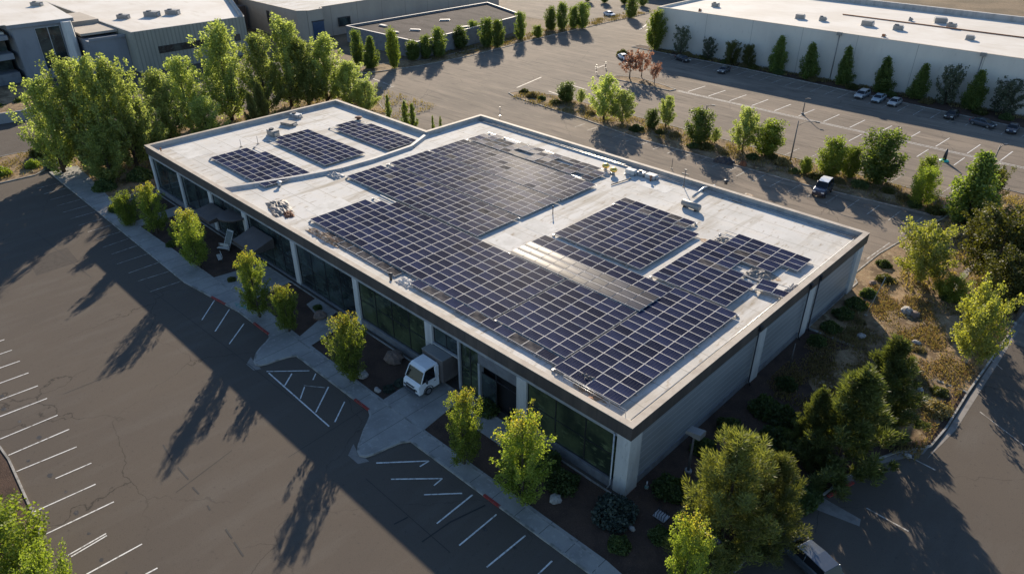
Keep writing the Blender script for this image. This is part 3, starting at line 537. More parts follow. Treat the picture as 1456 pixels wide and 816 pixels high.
def array(label, x0, y0, nx, ny, z=6.74, me=me_std, skip=(), dusty=0.0, tilt=(0, 0), jit=.6, rz=0, slope=0, ry=0, legs=.004):
    cx, cy = x0+nx*PW/2, y0+ny*PH/2
    t = thing('solar_array', label, 'solar array', (cx, cy, 6.42), 'solar arrays on the flat roof', rz); t.rotation_euler[1] = R(ry)
    rk = MB()
    for j in range(ny+1):
        yy = -ny*PH/2+j*PH; rk.box(-nx*PW/2, nx*PW/2, yy-.025, yy+.025, z-6.42-.16, z-6.42-.09)
    for i in range(0, nx+1, 2):
        xx = -nx*PW/2+i*PW
        for j in range(0, ny+1, 2): rk.box(xx-.12, xx+.12, -ny*PH/2+j*PH-.12, -ny*PH/2+j*PH+.12, legs, z-6.42-.16)
    rk.obj('rack', galv, t)
    for i in range(nx):
        for j in range(ny):
            if (i, j) in skip: continue
            mm = me_dust if random.random() < dusty else me
            o = bpy.data.objects.new('panel', mm); C.objects.link(o); o.parent = t
            o.location = (-nx*PW/2+(i+.5)*PW, -ny*PH/2+(j+.5)*PH, z-6.42+slope*(j-ny/2)*PH+random.uniform(-.006, .006))
            o.rotation_euler = (R(tilt[0]+random.uniform(-jit, jit)), R(tilt[1]+random.uniform(-jit, jit)), 0)
    return t
array('solar array of six rows, nearest the front edge on the left wing', -74.6, 4.6, 9, 6, skip={(0, 5), (1, 5)})
array('middle one of the three separate solar arrays on the left wing', -75.6, 14.1, 9, 6, skip={(0, 0)})
array('rearmost solar array on the left wing, beside its back parapet', -74.2, 23.6, 9, 5, skip={(0, 4), (1, 4), (0, 0)})
array('solar array facing the roof curb, first behind the long front array', -55.3, 13.75, 15, 6, skip={(0, 5)}, dusty=.03)
array('upper middle solar array behind a narrow gap, between two others', -55.2, 20.7, 15, 6, dusty=.04, slope=.004)
array('solar array just in front of the patchy rearmost rows', -55.0, 27.5, 15, 6, dusty=.1, z=6.76)
array('patchy rearmost solar rows below the back parapet with panels missing', -54.8, 34.7, 14, 4, dusty=.35, skip={(5, 1), (6, 1), (9, 2), (10, 2), (12, 0), (3, 3), (2, 3), (7, 3), (13, 3), (0, 3)}, jit=2.2)
array('front solar array at the left end of the long front field', -47.4, 3.35, 9, 9, skip={(0, 8), (1, 8), (0, 7)})
array('front solar array in the middle of the long front field', -32.5, 3.35, 9, 9, z=6.75)
array('square front solar array just left of the near corner strip', -17.4, 3.4, 5, 9, z=6.78)
array('narrow solar strip running back along the right roof edge', -9.0, 1.75, 4, 16, z=6.74)
array('bright solar array mirroring the low sun, behind the front field', -25.4, 13.4, 10, 3, z=6.82, me=me_gl, tilt=(0.0, 0.0), jit=.4, ry=-.35, legs=-.1)
array('solar rows behind the bright mirroring ones, before a dark gap', -25.4, 16.8, 10, 2, z=6.76)
array('single solar row along the right end of that dark gap', -9.0+.0, 19.36-.0, 0, 0) if False else None
array('solar array of eleven rows in the centre of the right roof', -25.0, 20.0, 7, 10, z=6.74)
array('four sagging solar rows at the back of the central right array', -25.2, 31.1, 6, 2, z=6.78, jit=1.6, dusty=.4)
array('rightmost large solar array with a torn gap on its right side', -12.0, 19.7, 5, 13, z=6.76, skip={(4, 5), (4, 6), (4, 7), (3, 7), (0, 12), (0, 11), (0, 10), (3, 6)}, dusty=.1, jit=1.2)
array('short solar row tilted loose beside the torn gap', -3.6, 24.6, 2, 2, z=6.85, rz=R(8), jit=2.5, skip={(1, 1)}, dusty=.2)
array('small pair of solar panels at the right end of the rightmost array', -3.7, 30.6, 1, 3, z=6.78, jit=1.5)
array('dusty low solar row lying along the front edge at left', -43.4, 2.15, 8, 1, z=6.6, me=me_dust, jit=1.5)
array('thin solar row along the front edge right of the bare patch', -27.9, 2.2, 12, 1, z=6.7, jit=1.3, dusty=.3)
t = thing('guard_rail', 'low metal guard rail at the near roof corner', 'railing', (-4.6, 1.4, 6.42))
b = MB()
for x in (-3, -1.5, 0, 1.5, 3): b.tube([(x, 0, 0), (x, 0, .55)], .025)
b.obj('rail_post', galv, t); b = MB(); b.tube([(-3, 0, .55), (3, 0, .55)], .025); b.tube([(-3, 0, .3), (3, 0, .3)], .02); b.obj('rail', galv, t)

# ---------------------------------------------------------------- roof equipment
def rbox(name, label, u, v, z, lx, ly, lz, m=hvacm, rz=0, fan=True, cat='roof unit', group=None):
    x, y = P(u, v, z); t = thing(name, label, cat, (x, y, z), group, rz)
    b = MB(); b.box(-lx/2, lx/2, -ly/2, ly/2, .12, lz); b.obj('casing', m, t, bevel=.04)
    b = MB(); b.box(-lx/2-.08, lx/2+.08, -ly/2-.08, ly/2+.08, 0, .12); b.obj('base_frame', galv, t)
    if fan:
        b = MB(); b.tube([(-lx*.2, 0, lz), (-lx*.2, 0, lz+.16)], min(lx, ly)*.3, 14); b.obj('fan_shroud', darkm, t)
    b = MB(); b.box(lx/2, lx/2+.25, -ly*.3, ly*.3, .2, lz*.75); b.obj('hood', galv, t)
    return t
rbox('roof_unit', 'low grey unit at the head of the middle left-wing array', 389, 193, 6.42, 1.7, 1.2, .9)
rbox('roof_unit', 'flat covered unit near the left wing back parapet', 411, 178, 6.42, 2.2, 1.4, .5, tarp, .3, False)
rbox('roof_unit', 'bundle-like pale unit against the left wing back parapet', 421, 167, 6.42, 1.8, 1.1, .6, galv, .2)
rbox('roof_unit', 'small white box beside the brass caps', 897, 248, 6.42, 1.3, .9, .7, colm, .1, False)
rbox('roof_unit', 'second white box along the back parapet, left of the thin post', 926, 254, 6.42, 1.4, 1.0, .6, colm, 0, False)
rbox('roof_unit', 'dark square vent box on the back roof by the parapet', 912, 250, 6.42, 1.0, .8, .55, galv)
def vent(label, u, v, z, r=.28, h=.55, m=galv):
    x, y = P(u, v, z); t = thing('roof_vent', label, 'roof vent', (x, y, z), 'small roof vents')
    b = MB(); b.tube([(0, 0, 0), (0, 0, h)], r*.55, 10); b.obj('stack', m, t)
    b = MB(); b.tube([(0, 0, h), (0, 0, h+.08), (0, 0, h+.2)], [r, r, r*.3], 12); b.obj('cap', m, t); return t
vent('round rusty vent near the rearmost left-wing array', 510, 170, 6.42, .6, .3, rust)
vent('short vent by the roof curb below the nearest left-wing array', 398, 265, 6.42, .35, .5)
vent('vent at the front roof edge beside the bare patch', 556, 398, 6.42, .25, .6, darkm)
vent('slim vent standing alone on the pale strip between arrays', 786, 304, 6.42, .1, .8, darkm)
vent('vent near the front edge above the near corner bay', 838, 574, 6.42, .3, .4, rust)
vent('rusty cap between the two white boxes', 925, 258, 6.42, .2, .6, rust)
vent('dark vent under the back parapet right of the bent duct', 1032, 262, 6.42, .35, .4, darkm)
vent('vent by the front left roof corner', 229, 215, 6.42, .15, .3, rust)
for lb, u, v in (('left gilded vent cap glinting below the back parapet', 861, 242), ('right gilded vent cap glinting beside the arrays', 872, 248)):
    x, y = P(u, v, 6.42); t = thing('turbine_vent', lb, 'roof vent', (x, y, 6.42), 'gilded turbine vents')
    b = MB(); b.tube([(0, 0, 0), (0, 0, .35)], .22, 12); b.obj('stack', galv, t)
    b = MB()
    b.tube([(0, 0, .35), (0, 0, .45), (0, 0, .65), (0, 0, .85), (0, 0, .95)], [.28, .45, .52, .38, .1], 16); b.obj('turbine', brass, t)
def post(name, label, u, v, z, h, arm=None, cat='post', r=.05, m=polem):
    x, y = P(u, v, z); t = thing(name, label, cat, (x, y, z)); b = MB(); b.tube([(0, 0, 0), (0, 0, h)], [r, r*.8], 8); b.obj('shaft', m, t)
    b = MB(); b.box(-.15, .15, -.15, .15, 0, .06); b.obj('foot', m, t)
    if arm: b = MB(); b.box(-arm, arm, -.05, .05, h*.75, h*.82); b.box(-.15, .15, -.12, .12, h, h+.15); b.obj('crossarm', m, t)
    return t
post('roof_mast', 'instrument mast with a crossarm at the back parapet', 972, 266, 6.42, 2.2, .5, 'mast')
t = post('roof_mast', 'left one of two thin posts behind the nearest left-wing array', 343, 209, 6.42, 1.1, None, 'mast', .04)
t = post('roof_mast', 'right one of two thin posts behind the nearest left-wing array', 367, 205, 6.42, 1.2, None, 'mast', .04)
# bent duct and cylinder by the back parapet
p0, p1, p2 = P(1016, 268, 6.42), P(1000, 272, 6.42), P(985, 284, 6.42)
t = thing('roof_duct', 'bent metal duct crossing the rear roof near the cylinder', 'duct', (p1[0], p1[1], 6.42))
b = MB(); b.tube([(p0[0]-p1[0], p0[1]-p1[1], .35), (0, 0, .4), (p2[0]-p1[0], p2[1]-p1[1], .35)], .17, 8); b.obj('duct', galv, t)
b = MB(); b.box(-.1, .1, -.1, .1, 0, .2); b.obj('support', darkm, t)
x, y = P(982, 297, 6.42); t = thing('roof_cylinder', 'grey horizontal cylinder behind the central right array', 'tank', (x, y, 6.42), rz=-.1)
b = MB(); b.tube([(-1.3, 0, .5), (-1.2, 0, .5), (1.2, 0, .5), (1.3, 0, .5)], [.2, .4, .4, .2], 14); b.obj('shell', hvacm, t); b = MB(); b.box(-.9, -.7, -.35, .35, 0, .2); b.box(.7, .9, -.35, .35, 0, .2); b.obj('cradle', darkm, t)
pa, pb = P(869, 264, 6.42), P(897, 255, 6.42); t = thing('roof_pipe', 'short dark pipe lying on the pale rear roof', 'pipe', (pa[0], pa[1], 6.42))
b = MB(); b.tube([(0, 0, .12), (pb[0]-pa[0], pb[1]-pa[1], .14)], .07); b.obj('pipe', darkm, t)
def crumple(name, label, u, v, z, lx, ly, h, m, rz=0, cat='tarp'):
    x, y = P(u, v, z); b = MB(); n = 12; pr = [[random.random() for _ in range(n+1)] for _ in range(n+1)]
    for j in range(n+1):
        for i in range(n+1):
            a, c = i/n*2-1, j/n*2-1; e = max(0, 1-max(abs(a), abs(c))**3)
            b.v.append((x+lx*a/2*(1+.2*pr[j][i]), y+ly*c/2*(1+.2*pr[i][j]), z+.01+e*h*(.35+.65*pr[j][i])))
    for j in range(n):
        for i in range(n): k = j*(n+1)+i; b.f.append([k, k+1, k+n+2, k+n+1]); b.m.append(0); b.sm.append(False)
    o = b.obj(name, m, None, (x, y, z)); o.rotation_euler[2] = rz; return tag(o, label, cat)
crumple('tarp_heap', 'crumpled grey sheet heap at the front roof edge by the curb', 398, 296, 6.42, 4.2, 2.2, .5, tarp, -.3)
crumple('tarp_heap', 'small rusty-brown sheet heap beside the grey one', 410, 305, 6.42, 1.8, 1.0, .35, rust, -.3)
crumple('tarp_heap', 'pale sheet heap where the roof curb bends', 476, 250, 6.42, 2.4, 1.6, .35, parain)
crumple('tarp_heap', 'torn grey sheet in the gap of the rightmost array', 1078, 392, 6.42, 2.2, 2.2, .5, tarp)
crumple('tarp_heap', 'torn sheet hanging off the back left of the rightmost array', 1028, 345, 6.42, 1.8, 2.4, .45, tarp)
crumple('tarp_heap', 'dusty sheet folded at the near end of the front rows', 833, 540, 6.42, 1.7, .9, .5, tarp)
crumple('tarp_heap', 'long beige covered duct at the left end of the front edge', 462, 338, 6.42, 5.8, .9, .45, patchm, 0, 'covered duct')
crumple('tarp_heap', 'pale sheet in the bare patch of the front edge', 578, 402, 6.42, 2.0, 1.2, .3, roofw)
x, y = P(1118, 418, 6.42)
crumple('tarp_heap', 'ragged foil strip at the end of the loose panel pair', 1128, 412, 6.42, 1.0, 1.8, .5, parain)

# ---------------------------------------------------------------- neighbour buildings
# long white warehouse, far right
wb = thing('white_warehouse', 'long white warehouse with bright roof behind the rear car park', 'building')
WP = [(-87.5, 131.5), (80, 131.5), (80, 176), (-87.5, 176)]
b = MB(); ring(b, WP, 0, .35, 0, 10.1); b.obj('wall', whitew, wb)
b = MB(); b.prism(offset(WP, .36), 9.0, 9.6); b.obj('roof', roofw, wb)
b = MB(); ring(b, WP, -.04, .42, 10.1, 10.16); b.obj('coping', coping, wb)
b = MB(); b.box(-87, 79.5, 174.6, 175.6, 9.6, 10.9); b.obj('rear_parapet', parain, wb)
b = MB(); b.tube([(-50, 156, 9.75), (79, 155, 9.75)], .14); b.obj('roof_pipe', rust, wb)
for x in (-40.5, -12.5, 16):
    b = MB(); b.tube([(x, 131.4, 9.9), (x, 131.35, .4)], .09); b.box(x-.5, x+.5, 130.95, 131.45, 9.6, 10.3); b.obj('downspout', hvacm, wb)
for i, (u, v, sx, lb) in enumerate([(1017, 10, 1.3, 'leftmost rooftop unit on the white warehouse'), (1137, 27, 1.5, 'dark rooftop unit on the white warehouse, left of a smaller one'), (1169, 30, 1.2, 'smaller rooftop unit right of the dark one on the white warehouse'),
                                    (1233, 37, 1.8, 'long pale rooftop unit in the middle of the white warehouse'), (1276, 43, 1.5, 'pale rooftop unit nearest the wall edge, mid warehouse'), (1336, 33, 2.0, 'twin-topped rooftop unit on the roof pipe'),
                                    (1352, 40, 1.4, 'low rooftop unit just right of the twin-topped one'), (1378, 57, 1.2, 'rightmost dark rooftop unit near the warehouse wall'), (1294, 30, .6, 'tiny vent box left of the twin-topped unit'),
                                    (1256, 53, .5, 'tiny rusty box at the warehouse wall edge'), (995, 17, .5, 'tiny rusty box near the left end of the warehouse roof')]):
    rbox('rooftop_unit', lb, u, v, 9.6, 1.25*sx, 1.0*sx, .85*sx**.5, rust if 'rusty' in lb else hvacm, .2*(i % 3), i % 2 == 0, 'rooftop unit', 'rooftop units on the white warehouse')
# ribbed building top left
rb = thing('ribbed_building', 'grey ribbed metal building with white roof behind the poplars', 'building')
def facade_x(mb, x, y0, y1, z0, z1, t=.3): mb.box(x-t, x, y0, y1, z0, z1)
b = MB(); ring(b, [(-157, 26.4), (-157, 53.8), (-262, 95), (-262, 26.4)], 0, .35, 0, 9.0); b.obj('wall', ribbed, rb)
b = MB(); b.prism(offset(ccw([(-157, 26.4), (-157, 53.8), (-262, 95), (-262, 26.4)]), .36), 8.0, 8.7); b.obj('roof', roofw, rb)
b = MB(); ring(b, [(-157, 26.4), (-157, 53.8), (-262, 95), (-262, 26.4)], -.03, .4, 9.0, 9.06); b.obj('coping', parain, rb)
b = MB(); b.tube([(-157.5, 53.3, 9.3), (-261, 94, 9.3)], .5, 8); b.obj('parapet_cap', parain, rb)
for y0, y1 in ((31.5, 46.5), (50.3, 51.8)):
    b = MB(); b.box(-156.98, -156.9, y0, y1, 3.6, 5.2); wn = b.obj('window', darkm, rb); p = MB(); p.box(-156.91, -156.86, y0+.12, y1-.12, 3.72, 5.08); p.obj('pane', glass, wn)
lw = thing('glass_front_building', 'grey office with tall glazing and a white corner pier, top left', 'building')
GP = [(-167, 6.0), (-167, 18.0), (-235, 22), (-235, 6.0)]
b = MB(); ring(b, GP, 0, .4, 0, 11.3); b.obj('wall', greyw, lw)
b = MB(); b.box(-167.5, -166.6, 5.2, 18.3, 11.3, 12.0); b.obj('fascia', greyw, lw)
b = MB(); b.prism([(-167.6, 5.0), (-166.5, 5.2), (-166.5, 18.4), (-250, 26.3), (-250, -12), (-192, -12), (-167.6, 4)], 12.0, 12.08); b.obj('roof', roofw, lw)
b = MB(); b.box(-166.98, -166.9, 10.2, 15.2, 2.0, 10.8); wn = b.obj('window', framem, lw); p = MB(); p.box(-166.92, -166.85, 10.3, 12.6, 2.1, 10.7); p.box(-166.92, -166.85, 12.8, 15.1, 2.1, 10.7); p.obj('pane', glass, wn)
b = MB(); b.tube([(-165.9, 16.4, 0), (-165.9, 16.4, 11.6)], [1.3, 1.1], 8, smooth=False); b.obj('pier', colm, lw)
b = MB(); b.box(-190, -161, 18.3, 26.3, 0, 7.6); b.box(-161.0, -160.7, 18.5, 26.3, 7.6, 8.2); b.obj('link_wall', greyw, lw)
b = MB(); b.box(-176, -165, 18.4, 26.3, 8.2, 8.7); b.box(-189, -176, 18.4, 26.3, 7.6, 9.6); b.obj('link_roof', beigew, lw)
# curved multi storey front at the very left edge
cb = thing('curved_office', 'dark office with sweeping curved balcony bands at the left edge', 'building')
for k, (z0, z1) in enumerate(((0, 2.2), (5.0, 6.2), (9.0, 9.9))):
    b = MB(); inner, outer = [], []
    for t in np.linspace(0, 1, 12):
        x, y = -168+4*math.sin(t*2.2)-6*t, 5.0-26*t; outer.append((x, y)); inner.append((x-6, y))
    b.prism(outer+inner[::-1], z0, z1); b.obj('balcony_band', greyw if k else plinth, cb)
b = MB(); b.prism([(-172, 5.0), (-176, -22), (-200, -22), (-200, 5.0)], 0, 9.0); b.obj('glazing', glass, cb)
b = MB(); b.prism([(-170, 4.9), (-174, -22), (-202, -22), (-202, 4.9)], 9.9, 10.3); b.obj('roof', roofw, cb)
for lb, u, v, z, s_ in (('small roof unit on the left office roof', 53, 9, 12.08, 1.0), ('rounded vent with a bent pipe on the ribbed building roof', 176, 27, 8.7, 1.1), ('boxy roof unit in the middle of the ribbed building roof', 217, 24, 8.7, 1.4), ('long low roof unit right of the boxy one', 246, 21, 8.7, 1.3)):
    rbox('rooftop_unit', lb, u, v, z, 2.4*s_, 1.5*s_, .9*s_, hvacm, .6, True, 'rooftop unit', 'rooftop units on the buildings at left')
# beige building with blue door
bb = thing('beige_building', 'beige concrete building with a blue roller door, top centre left', 'building')
BP = [(-160, 70), (-157.8, 72.5), (-158.3, 77), (-160.6, 78), (-164, 150), (-250, 165), (-250, 70)]
b = MB(); ring(b, BP, 0, .35, 0, 8.0); b.obj('wall', beigew, bb)
b = MB(); b.prism(offset(ccw(BP), .36), 7.2, 7.8); b.obj('roof', roofm, bb)
b = MB(); ring(b, BP, -.04, .4, 8.0, 8.07); b.obj('coping', coping, bb)
x, y = P(504, 55); 
b = MB(); b.box(-157.82, -157.7, 73.1, 76.6, 0, 5.0); dr = b.obj('roller_door', bluedoor, bb); b = MB(); b.box(-157.85, -157.65, 72.9, 76.8, 5.0, 5.25); b.obj('door_hood', darkm, dr)
b = MB(); b.box(-160.55, -160.35, 83, 87, 2.2, 4.6); wn = b.obj('window', darkm, bb); b = MB(); b.box(-160.4, -160.3, 83.2, 86.8, 2.4, 4.4); b.obj('pane', glass, wn)
for x0 in (-176, -169): b = MB(); b.box(x0, x0+1.4, 69.9, 70.02, 3, 6.3 if x0 < -170 else 4.5); b.obj('vent_louvre', darkm, bb)
bw = thing('brown_building', 'dark brown panelled building between the ribbed and beige ones', 'building')
b = MB(); b.box(-235, -190, 64.5, 69, 0, 8.5); b.box(-190, -186, 62, 69, 0, 6.5); b.obj('wall', brickd, bw); b = MB(); b.box(-235.2, -189.8, 64.3, 69.2, 8.5, 8.6); b.obj('roof', darkroof, bw)
# low dark-roofed building
db = thing('low_dark_building', 'low building with a dark gravel roof behind the small trees', 'building')
DP = [(-151, 79), (-121.5, 79.5), (-128, 124), (-151, 132)]
b = MB(); ring(b, DP, 0, .35, 0, 4.2); b.obj('wall', plinth, db); b = MB(); b.prism(offset(ccw(DP), .36), 3, 3.7); b.obj('roof', darkroof, db); b = MB(); ring(b, DP, -.04, .42, 4.2, 4.27); b.obj('coping', parain, db)
for i, (u, v) in enumerate(((545, 38), (560, 47), (590, 44), (632, 30), (660, 40))):
    rbox('rooftop_unit', ['pale strip unit at the left end of the dark gravel roof', 'round-capped unit left of centre on the dark gravel roof', 'pale low unit in the centre of the dark gravel roof', 'narrow unit at the back of the dark gravel roof', 'flat unit at the right of the dark gravel roof'][i],
         u, v, 3.7, 2.6, 1.0, .4, parain, .3*i, False, 'rooftop unit', 'rooftop units on the low dark building')
vb = thing('distant_building', 'plain white building end far away at the top centre', 'building')
b = MB(); b.box(-150, -128, 200, 240, 0, 6); b.obj('wall', whitew, vb); b = MB(); b.box(-150.3, -127.7, 199.7, 240.3, 6, 6.2); b.obj('roof', roofw, vb)

# ---------------------------------------------------------------- foliage
def leaf_mesh(name, pts, size, m, aspect=1.0, dirs=None, upbias=0.0):
    n = len(pts); s_ = size*RNG.uniform(.6, 1.35, n)[:, None]
    if dirs is None:
        a = RNG.normal(size=(n, 3)); a[:, 2] += upbias
    else: a = dirs+RNG.normal(size=(n, 3))*.25
    a /= np.linalg.norm(a, axis=1)[:, None]; b = np.cross(a, RNG.normal(size=(n, 3))); b /= np.linalg.norm(b, axis=1)[:, None]
    v = np.stack([pts-a*s_*aspect, pts+b*s_, pts+a*s_*aspect, pts-b*s_], 1).reshape(-1, 3)
    me = bpy.data.meshes.new(name); me.vertices.add(4*n); me.vertices.foreach_set('co', v.ravel())
    me.loops.add(4*n); me.loops.foreach_set('vertex_index', np.arange(4*n)); me.polygons.add(n)
    me.polygons.foreach_set('loop_start', np.arange(0, 4*n, 4)); me.polygons.foreach_set('loop_total', np.full(n, 4))
    me.materials.append(m); me.update(calc_edges=True); return me
def make_tree(kind, h, r, m, bark, n, leaf, seed, t0=.12, elev=(35, 65), nl=26, prof=None, cr=.28, zst=1.0, aspect=1.0, droop=0):
    """returns crown mesh and trunk mesh for a tree of height h and crown radius r"""
    rg = np.random.default_rng(seed); tb = MB(); lean = rg.normal(size=2)*.02*h
    tr = [(lean[0]*t*t, lean[1]*t*t, h*t*.97) for t in np.linspace(0, 1, 7)]
    rt = h*.016+.03; tb.tube(tr, [rt*(1.25 if i == 0 else 1)*(1-.93*i/6) for i in range(7)], 7)
    cl = []
    for i in range(nl):
        t = t0+(1-t0)*((i+rg.random())/nl); az = i*2.399+rg.normal()*.35
        e = R(elev[0]+(elev[1]-elev[0])*t+rg.normal()*5); pr = prof(t)*rg.uniform(.72, 1.18)
        zb = h*max(0.03, t*.92-.5*pr*r*math.tan(min(e, 1.2))/h); reach = r*pr
        Lz = min(reach*math.tan(min(e, 1.25)), h*1.0-zb)
        base = np.array([lean[0]*t*t, lean[1]*t*t, zb]); end = base+np.array([reach*math.cos(az), reach*math.sin(az), max(Lz, reach*math.tan(e) if e < 0 else 0)])
        mid = (base+end)/2+np.array([0, 0, -.06*h*(1 if e > 0 else -.2)*pr])
        tb.tube([base, mid, end], [max(.02, rt*.42*(1-t)), max(.015, rt*.25*(1-t)), .01], 4)
        k = 3+int(5*pr)
        for q in range(k):
            s_ = .3+.7*(q+rg.random())/k; p = (1-s_)**2*base+2*s_*(1-s_)*mid+s_*s_*end
            cl.append((p+rg.normal(size=3)*.05*r, cr*r*rg.uniform(.55, 1.15)*(1.15-.4*s_), az))
    for q in range(4): cl.append((np.array([lean[0], lean[1], h*(.88+.03*q)])+rg.normal(size=3)*.03*r, cr*r*(.7-.13*q), 0))
    wts = np.array([c[1]**2 for c in cl]); wts /= wts.sum(); idx = rg.choice(len(cl), n, p=wts)
    cen = np.array([c[0] for c in cl])[idx]; rad = np.array([c[1] for c in cl])[idx][:, None]
    d = rg.normal(size=(n, 3)); d /= np.linalg.norm(d, axis=1)[:, None]; rr = rg.random((n, 1))**.5
    off = d*rr*rad; off[:, 2] *= zst; pts = cen+off; pts[:, 2] = np.maximum(pts[:, 2], .15)
    dirs = None
    if kind == 'pine':
        dirs = d.copy(); dirs[:, 2] = np.abs(dirs[:, 2])*.5+.75; out = pts.copy(); out[:, 2] = 0; dirs += .35*out/np.maximum(np.linalg.norm(out, axis=1)[:, None], .1)
    me = leaf_mesh(kind+'_crown', pts, leaf, m, aspect, dirs); return me, tb
PR = {'poplar': lambda t: max(.1, 1.3*min(1, .5+1.6*t)*(1.03-t)**.62),
      'young': lambda t: max(.1, math.sin(math.pi*(.12+.83*t))**.8), 'column': lambda t: max(.1, (math.sin(math.pi*min(1, .18+.8*t)))**.6),
      'cone': lambda t: max(.08, (1-t)**.75*1.05*min(1, .5+t*3)), 'round': lambda t: max(.2, math.sin(math.pi*(.15+.75*t))**.5), 'pineb': lambda t: max(.08, 1.05*(1.0-t)**.58*min(1, .7+t*3)), 'pine': lambda t: max(.06, 1.12*(1.0-t)**.82*min(1, .7+t*3))}
PROTO = {}
def proto(key, kind, count, h, r, m, bark, n, leaf, **kw):
    PROTO[key] = []
    for i in range(count):
        me, tb = make_tree(kind, h, r, m, bark, n, leaf, hash_seed(key)+i, prof=PR[kw.get('pf', kind)], **{k: v for k, v in kw.items() if k != 'pf'})
        o = tb.obj('trunk', bark); tm = o.data; bpy.data.objects.remove(o)
        PROTO[key].append((me, tm, h, r))
def hash_seed(s): return sum(ord(c)*(i+3) for i, c in enumerate(s))
proto('poplar', 'poplar', 4, 16, 4.0, L_pop, barkm, 15000, .135, elev=(50, 80), nl=44, cr=.2, zst=1.7, t0=.08)
proto('young', 'young', 4, 7, 2.0, L_young, barkm, 13000, .062, elev=(35, 72), nl=36, cr=.24, zst=1.3, t0=.14, pf='young')
proto('lime', 'young', 2, 4.5, 1.9, L_lime, barkm, 10000, .06, elev=(30, 70), nl=26, cr=.3, zst=1.2, t0=.05, pf='young')
proto('pale', 'round', 2, 8, 3.0, L_pale, barkw, 12000, .095, elev=(25, 65), nl=28, cr=.26, t0=.22, pf='round')
proto('column', 'column', 3, 7, 1.7, L_col, barkm, 9000, .1, elev=(50, 72), nl=34, cr=.42, zst=1.4, t0=.02, pf='column')
proto('cone', 'cone', 3, 7, 2.0, L_col, barkm, 10000, .1, elev=(35, 62), nl=40, cr=.36, zst=1.3, t0=.0, pf='cone')
proto('oval', 'column', 2, 7, 1.8, L_lime, barkm, 9000, .1, elev=(50, 72), nl=34, cr=.4, zst=1.4, t0=.03, pf='column')
proto('mid', 'young', 3, 7, 2.3, L_pop, barkm, 8000, .09, elev=(38, 68), nl=24, cr=.25, zst=1.3, t0=.18, pf='young')
proto('grey', 'round', 2, 6, 2.4, L_grey, barkm, 3200, .12, elev=(35, 60), nl=22, cr=.24, t0=.1, pf='round')
proto('red', 'round', 2, 5, 1.9, L_red, barkm, 1300, .12, elev=(35, 60), nl=16, cr=.24, t0=.35, pf='round')
proto('dark', 'round', 2, 8, 3.6, L_olive, barkm, 12000, .12, elev=(20, 60), nl=30, cr=.26, t0=.1, pf='round')
proto('pine', 'pine', 2, 11, 3.9, L_pine, barkm, 32000, .032, elev=(25, 72), nl=56, cr=.17, zst=1.5, t0=.04, aspect=6.0, pf='pineb')
proto('conifer', 'pine', 2, 9, 3.0, L_dpine, barkm, 24000, .034, elev=(5, 60), nl=44, cr=.18, zst=1.2, t0=.05, aspect=5.5, pf='pine')
proto('cypress', 'column', 1, 4.5, 1.0, L_col, barkm, 2200, .09, elev=(55, 78), nl=20, cr=.35, zst=1.6, t0=.03, pf='cone')
TN = {'poplar': ('poplar_tree', 'tree'), 'young': ('young_tree', 'tree'), 'lime': ('young_tree', 'tree'), 'pale': ('birch_tree', 'tree'), 'column': ('column_tree', 'tree'), 'cone': ('cone_tree', 'tree'), 'oval': ('column_tree', 'tree'), 'mid': ('broadleaf_tree', 'tree'),
      'grey': ('grey_tree', 'tree'), 'red': ('autumn_tree', 'tree'), 'dark': ('dark_tree', 'tree'), 'pine': ('pine_tree', 'tree'), 'conifer': ('conifer_tree', 'tree'), 'cypress': ('cypress_tree', 'tree')}
def tree(key, x, y, h, r, label, group, z=.08, i=None):
    pr = PROTO[key]; me, tm, ph, pr_ = pr[(len(bpy.data.objects) if i is None else i) % len(pr)]
    t = thing(TN[key][0], label, 'tree', (x, y, z), group, random.uniform(0, 6.28)); t.scale = (r/pr_, r/pr_, h/ph)
    for nm, mm in (('trunk', tm), ('crown', me)):
        o = bpy.data.objects.new(nm, mm); C.objects.link(o); o.parent = t
    return t
G = 'poplars at the left end of the building'
for (u, v, x, y, h, r, lb) in [
    (0, 0, -103, -7, 14.5, 3.9, 'leftmost poplar, leaning over the left car park corner'),
    (0, 0, -102, -3.0, 16.9, 4.4, 'tall poplar second from the left end of the grove'),
    (0, 0, -98, -1.5, 17.4, 4.2, 'tall poplar in front of the white corner pier'),
    (0, 0, -97, 1.9, 17.0, 3.8, 'poplar in front of the low grey link wall'),
    (0, 0, -99, 4.6, 10.2, 3.8, 'shorter poplar closest to the building front left corner'),
    (0, 0, -104, 10, 12.4, 3.6, 'slim poplar below the left end of the dark strip window'),
    (0, 0, -109, 16.3, 13.1, 4.0, 'poplar hiding the middle of the dark strip window'),
    (0, 0, -109, 24.1, 17.2, 5.0, 'tallest poplar, in front of the ribbed wall right part'),
    (0, 0, -109, 36.8, 16.5, 4.8, 'tall poplar left of the blue roller door'),
    (0, 0, -108, 31.0, 14.6, 4.2, 'poplar just behind the left wing roof corner, mid grove'),
    (0, 0, -107, 39.5, 12.8, 4.4, 'broad poplar below the blue roller door'),
    (0, 0, -106, 43.2, 13.0, 4.6, 'poplar near the right end of the grove'),
    (0, 0, -101, 45.6, 8.6, 3.8, 'shorter poplar next to last at the right end'),
    (0, 0, -96, 45.6, 5.9, 3.0, 'smallest and rightmost poplar, beside the car park'),
    (0, 0, -93.5, -3.2, 8.6, 3.6, 'low poplar over the sidewalk at the left corner'),
    (0, 0, -98, 14.5, 8.4, 3.4, 'mid-height poplar close behind the left roof parapet')]:
    tree('poplar', x, y, h, r, lb, G)
